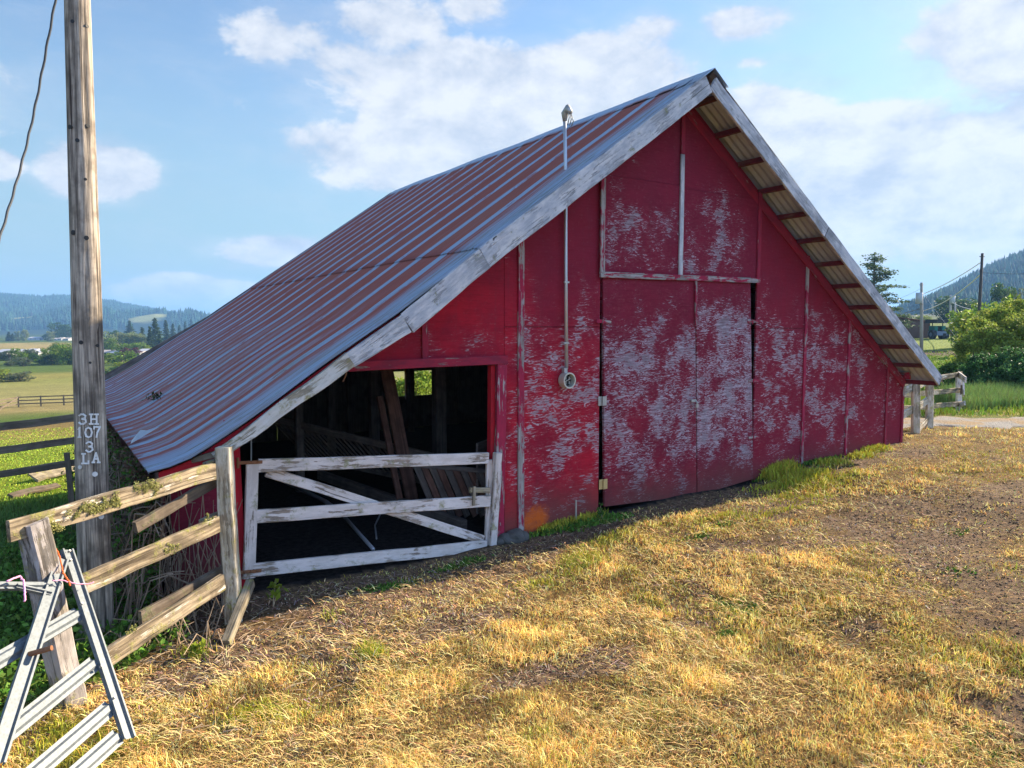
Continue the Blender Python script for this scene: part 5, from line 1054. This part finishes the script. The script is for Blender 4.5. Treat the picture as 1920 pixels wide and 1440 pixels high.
bush('bramble_bush', [bc(1835, 735, 24, .62), bc(1870, 728, 24, .75), bc(1910, 722, 23.5, .8), bc(1850, 700, 25, .8), bc(1895, 692, 25, .9), bc(1935, 700, 24, .9), bc(1815, 745, 23, .45), bc(1825, 715, 25, .6), bc(1960, 720, 24, 1.)], 32000, .045, [.06, .14, .045], 'dense dark bramble mound right of the corner fence')
bush('hedgerow_bush', [bc(1850, 650, 28, .95), bc(1890, 640, 28, 1.1), bc(1825, 660, 28, .7), bc(1930, 655, 27, 1.1), bc(1865, 610, 30, .85), bc(1905, 600, 30, 1.0), bc(1832, 618, 29, .6), bc(1810, 690, 28, .55), bc(1880, 670, 27, .8), bc(1960, 620, 28, 1.2)], 34000, .05, [.24, .30, .055], 'tall yellow green sunlit bush above the dark bramble mound')
bush('hedgerow_bush', [bc(1770, 712, 27, .35), bc(1790, 700, 27, .5), bc(1805, 722, 26, .5), bc(1760, 722, 26, .28), bc(1782, 728, 25, .35)], 7000, .05, [.10, .17, .04], 'low green bush behind the corner fence rails')
bush('hedgerow_bush', [bc(735, 742, 24, .7), bc(760, 738, 25, .6), bc(800, 736, 24, .9), bc(780, 745, 22, .6), bc(825, 735, 26, .9)], 6000, .06, [.22, .30, .05], 'green growth seen through the rear window of the open bay')
bush('field_bush', [bc(1700, 664, 80, .9), bc(1715, 665, 80, .8)], 900, .16, [.14, .22, .04], 'small green clump at the foot of the brown bank')
# vines and brambles smothering the barn's left side
x0 = .82; P_ = []; n = 46000; u = rng.random(n); yy = -.35+9.0*u**1.7; zz = rng.uniform(-.45, 1.2, n)*(.65+.45*fbm(yy*1.5, yy*0+3, 3, 7)); xx = x0-np.abs(rng.normal(0, .14, n))*(1.3-np.clip(zz, 0, 1))-.02
zz = np.maximum(zz, hgt(xx, yy)+.02); V, F, C = leaf_cloud(np.stack([xx, yy, zz], -1), .030, np.where((rng.random(n) < .25+.5*np.clip(zz, 0, 1))[:, None], tint([.17, .12, .08], n, .35), tint([.08, .18, .03], n, .35)))
vine = thing('bramble_vines', 'tangle of green brambles and dead canes against the barn side wall', 'vines', (0, 0, 0)); fast('foliage', V, F, m_leaf, C, vine)
mb = MB()
for i in range(210):
    y0 = -.45+6.5*random.random()**1.8; xb = x0-random.uniform(.02, .5); zb = gz(xb, y0); h_ = random.uniform(.3, 1.25); pts = [Vector((xb, y0, zb))]; a = random.uniform(0, 6.28)
    for k in range(1, 7): pts.append(Vector((xb+(x0-xb)*k/7+math.cos(a)*.05*k*random.uniform(.4, 1.4), y0+math.sin(a)*.07*k, zb+h_*math.sin(k/6*random.uniform(1.5, 2.3)))))
    mb.tube(pts, [random.uniform(.003, .007)]*7, 4, False)
for i in range(70):
    xb = random.uniform(.55, 1.38); y0 = random.uniform(-.34, -.08); zb = gz(xb, y0); h_ = random.uniform(.4, 1.2); mb.tube([(xb, y0, zb), (xb+random.gauss(0, .06), y0+random.gauss(0, .03), zb+h_*.5), (xb+random.gauss(0, .12), y0+random.gauss(0, .05), zb+h_)], [.006, .005, .003], 4, False)
mb.build('canes', wood('dead_cane', (.14, .10, .07), (.34, .26, .19), crk=.2), vine)
# undergrowth behind the fence: nettles, grass, canes, between pole and fence
n = 20000; xx = rng.uniform(-1.6, .95, n); yy = rng.uniform(-1.6, 3.0, n); k = ((xx < .75) | (yy < -.1)) & ((yy-(FA.y+(xx-FA.x)*(FB.y-FA.y)/(FB.x-FA.x))) > .12) & (np.hypot(xx-PX, yy-PY_) > .16); xx, yy = xx[k], yy[k]
zz = hgt(xx, yy)+.03+np.abs(rng.normal(0, .10, len(xx)))*(.4+fbm(xx*2, yy*2, 3, 12)); V, F, C = leaf_cloud(np.stack([xx, yy, zz], -1), .032, tint([.14, .25, .045], len(xx), .4))
tag(fast('undergrowth', V, F, m_leaf, C), 'dark green nettles and weeds behind the lichened fence', 'undergrowth', kind='stuff')
n = 14000; xx = rng.uniform(-2.6, .9, n); yy = rng.uniform(-1.2, 7.5, n); k = (xx < .75) & ((yy-(FA.y+(xx-FA.x)*(FB.y-FA.y)/(FB.x-FA.x))) > .25) & (np.hypot(xx-PX, yy-PY_) > .16); xx, yy = xx[k], yy[k]; n = len(xx)
blades('shade_grass', xx, yy, rng.uniform(.08, .32, n)*(.4+.9*fbm(xx*1.5, yy*1.5, 3, 13)), rng.uniform(.004, .009, n), rng.uniform(.2, 1.0, n), tint([.10, .18, .045], n, .35), label='rough shaded grass between the barn side and the pasture fence')
mb = MB()
for i in range(170):
    q = ground(random.uniform(150, 420), random.uniform(1080, 1230)); q.z = gz(q.x, q.y); a = random.uniform(0, 6.28); l = random.uniform(.1, .55); hh = random.uniform(.02, .3)
    mb.tube([q, q+Vector((math.cos(a)*l*.5, math.sin(a)*l*.5, hh)), q+Vector((math.cos(a)*l, math.sin(a)*l, hh*random.uniform(-.2, 1.2)))], [.006, .005, .003], 4)
tag(mb.build('dead_canes', wood('dead_stem', (.24, .16, .10), (.46, .34, .22), crk=.2)), 'tangle of dead brown canes under the lichened fence', 'canes', kind='stuff')
# sprouting leafy stems: one by the gate foot, one by the pole, and a line under the fence
def sprout(px, py, h_, nl, hue, label, ls=.035):
    b = ground(px, py); root = thing('leafy_sprout', label, 'plant', (0, 0, 0)); mb = MB(); LP, LC = [], []
    for s_ in range(3):
        a = random.uniform(0, 6.28); l = random.uniform(.5, 1)*h_; tipv = b+Vector((math.cos(a)*l*.35, math.sin(a)*l*.35, l)); mb.tube([b, b.lerp(tipv, .5)+Vector((0, 0, .02)), tipv], [.005, .004, .002], 5)
        for k in range(nl):
            q = b.lerp(tipv, random.uniform(.35, 1.0)); 
            for j in range(3): LP.append(tuple(q+Vector((random.gauss(0, .022), random.gauss(0, .022), random.gauss(0, .012))))); LC.append(np.array(hue)*random.uniform(.7, 1.3))
    mb.build('stem', m_stick, root); V, F, C = leaf_cloud(np.array(LP), ls, np.array(LC)); fast('leaves', V, F, m_leaf, C, root)
sprout(512, 1140, .24, 5, [.20, .27, .03], 'small yellow green seedling sprouting below the gate hinge')
sprout(212, 1180, .22, 4, [.18, .26, .04], 'pale leafy sprout at the foot of the utility pole')
sprout(370, 1235, .18, 5, [.22, .28, .03], 'bright leafy sprout in the debris below the fence')
sprout(1130, 975, .22, 6, [.07, .15, .03], 'dark leafy weed at the foot of the door hinge', .03)
# ivy sprigs on the roof
for (px, py, s_) in [(288, 746, .05), (278, 742, .035), (262, 768, .02)]:
    p = atY(px, py, 1.6); 
rz = lambda px, py: next((q for q in (Vector(CAM)+Vector(ray(px, py)).normalized()*(4+.01*i) for i in range(900)) if q.z < roofz(q.x)+.02 and q.x > .7), None)
p = rz(290, 748)
if p is not None:
    q = np.array(p)[None]+rng.normal(0, 1, (60, 3))*np.array([.07, .09, .03])+np.array([0, 0, .04]); V, F, C = leaf_cloud(q, .022, tint([.03, .05, .02], 60)); tag(fast('roof_sprig', V, F, m_leaf, C), 'dark sprig of creeper lying on the rusty roof', 'creeper', kind='stuff')

# ---------------------------------------------------------------- valley buildings
m_wh = plain('white_wall', (.42, .42, .41), .8); m_gr = plain('grey_roof', (.38, .40, .45), .7); m_bl = plain('blue_grey_wall', (.20, .25, .32), .8); m_wr = plain('pale_roof', (.38, .35, .33), .7)
def house(px0, px1, pyb, pyt, mw, mr, label, depth=8, nwin=3, name='farmhouse', cat='house'):
    b = ground((px0+px1)/2, pyb); fd = (b-Vector(CAM)).dot(Vector(FW)); W_ = (px1-px0)/1354*fd; H_ = max((pyb-pyt)/1354*fd, 2.4); o = thing(name, label, cat, (0, 0, 0)); r_ = Vector(RT); f_ = Vector((FW[0], FW[1], 0)).normalized()
    z0 = b.z-.5; h_ = H_*.62+.5; A0 = Vector((b.x, b.y, z0))-r_*W_/2; mb = MB(); mb.slab([tuple(A0), tuple(A0+r_*W_), tuple(A0+r_*W_+Vector((0, 0, h_))), tuple(A0+Vector((0, 0, h_)))], tuple(f_), depth); mb.build('wall', mw, o)
    mb = MB(); e = r_*.4; top = Vector((0, 0, H_+.5)); mid = f_*depth/2
    Q = [A0-e-f_*.4+Vector((0, 0, h_)), A0+r_*W_+e-f_*.4+Vector((0, 0, h_)), A0+r_*W_+e+mid+top, A0-e+mid+top, A0-e+f_*(depth+.4)+Vector((0, 0, h_)), A0+r_*W_+e+f_*(depth+.4)+Vector((0, 0, h_))]
    mb.add([tuple(q) for q in Q], [(0, 1, 2, 3), (3, 2, 5, 4), (0, 3, 4), (1, 5, 2), (0, 4, 5, 1)]); mb.build('roof', mr, o)
    for i in range(nwin):
        c_ = A0+r_*(W_*(i+.7)/(nwin+.4))-f_*.03+Vector((0, 0, .5+h_*.35)); mb = MB(); mb.slab([tuple(c_-r_*.5), tuple(c_+r_*.5), tuple(c_+r_*.5+Vector((0, 0, h_*.3))), tuple(c_-r_*.5+Vector((0, 0, h_*.3)))], tuple(f_), .05); mb.build('window', m_dark, o)
house(52, 72, 638, 631.5, plain('metal_wall', (.42, .44, .50), .6), m_gr, 'long far grey metal farm shed in the straw coloured field', 14, 2, 'farm_shed', 'shed'); house(72, 81, 638, 632.5, m_bl, m_gr, 'dark annex at the right end of the far grey farm shed', 12, 1, 'farm_shed', 'shed')
house(96, 106, 638.5, 633.5, m_wh, m_wr, 'far white farm building left of two under the dark tree', 10, 2); house(108, 115, 638.5, 632.5, m_wh, m_wr, 'small far white farmhouse in the middle under the dark tree', 10, 2); house(119, 128, 638.5, 633, m_wh, m_wr, 'far white farmhouse nearest the utility pole', 10, 2)
house(-8, 12, 668, 655, m_wh, m_gr, 'white valley house at the left picture edge', 9, 3); house(18, 36, 666, 655, m_bl, m_gr, 'grey roofed house behind the hedge row', 9, 3); house(47, 60, 668, 654, m_wh, m_gr, 'white house with grey roof behind the hedge row', 9, 3); house(62, 72, 668, 656, m_wh, m_gr, 'second white house right behind the hedge row', 9, 2)
house(184, 202, 668, 656.5, m_wh, m_wr, 'white house with pale roof right of the utility pole', 9, 2); house(204, 216, 669, 661, m_bl, m_bl, 'blue grey building beside the pale roofed house', 8, 2); house(259, 276, 664, 656, m_bl, m_gr, 'dark house with grey roof right of the purple tree', 9, 2); house(250, 262, 669, 664, m_wh, m_wr, 'low white building beneath the purple tree', 8, 2)

# ---------------------------------------------------------------- forest on the hills: one mass, thousands of small firs
def forest(name, n, r0, r1, p0, p1, hh, label, minz):
    r = np.sqrt(rng.uniform(r0*r0, r1*r1, n)); p = np.radians(rng.uniform(p0, p1, n)); x = CAM[0]+r*np.sin(p); y = CAM[1]+r*np.cos(p); z = hgt(x, y)
    k = (z > minz) & (clearing(x, y) < .3) & (clearing(x+np.sin(p)*55, y+np.cos(p)*55) < .3) & (clearing(x+np.sin(p)*25, y+np.cos(p)*25) < .3) & (clearing(x+np.sin(p)*90, y+np.cos(p)*90) < .3) & (fbm(x*.012, y*.012, 3, 77)+.25*sst(z, minz, minz+25) > .42); x, y, z = x[k], y[k], z[k]; n = len(x); H = hh*rng.uniform(.55, 1.25, n)*(.8+.5*fbm(x*.02, y*.02, 2, 78)); Wt = H*rng.uniform(.16, .26, n)
    V = []; F = []; m_ = 6; tiers = [(0.02, .40, 1.0), (.30, .72, .75), (.58, 1.0, .5)]
    base = np.stack([x, y, z-.5], -1); rot = rng.uniform(0, 6.28, n); off = 0
    for (a, b_, wf) in tiers:
        ring_ = np.empty((n, m_+1, 3))
        for j in range(m_):
            th = rot+2*np.pi*j/m_; ww = Wt*wf*rng.uniform(.75, 1.2, n); ring_[:, j] = base+np.stack([np.cos(th)*ww, np.sin(th)*ww, H*(a+rng.uniform(-.02, .03, n))], -1)
        ring_[:, m_] = base+np.stack([0*x, 0*x, H*b_], -1); V.append(ring_.reshape(-1, 3)); k_ = np.arange(n)[:, None, None]*(m_+1)+off; T = np.array([[j, (j+1) % m_, m_] for j in range(m_)])[None]; F.append((k_+T).reshape(-1, 3)); off += n*(m_+1)
    cb = tint([.03, .07, .05], n, .45); C = np.concatenate([np.repeat(cb, m_+1, 0)]*3)
    tag(fast(name, np.vstack(V), np.vstack(F), m_forest, C), label, 'forest', kind='stuff')
m_forest = leafmat('fir_forest', .0, .9, .6)
forest('hill_forest', 30000, 1880, 3300, -9, 14, 17, 'blue green fir forest covering the left hills', -6)
forest('ridge_forest', 13000, 660, 1500, 57, 76, 14, 'dark fir forest on the steep right hill', 15)

# ---------------------------------------------------------------- air
m_haze = bpy.data.materials.new('haze'); m_haze.use_nodes = True; H_ = NT(m_haze.node_tree)
pv = H_.node('ShaderNodeVolumePrincipled'); pv.inputs['Color'].default_value = (.26, .54, 1, 1); pv.inputs['Density'].default_value = .00025; pv.inputs['Anisotropy'].default_value = .1
H_.l.new(pv.outputs[0], H_.node('ShaderNodeOutputMaterial').inputs['Volume'])
hz_ = MB(); hz_.box((0, 0, 97), (13400, 13400, 230)); hb = hz_.build('haze', m_haze); tag(hb, 'thin blue air haze over the valley', 'haze', kind='stuff')
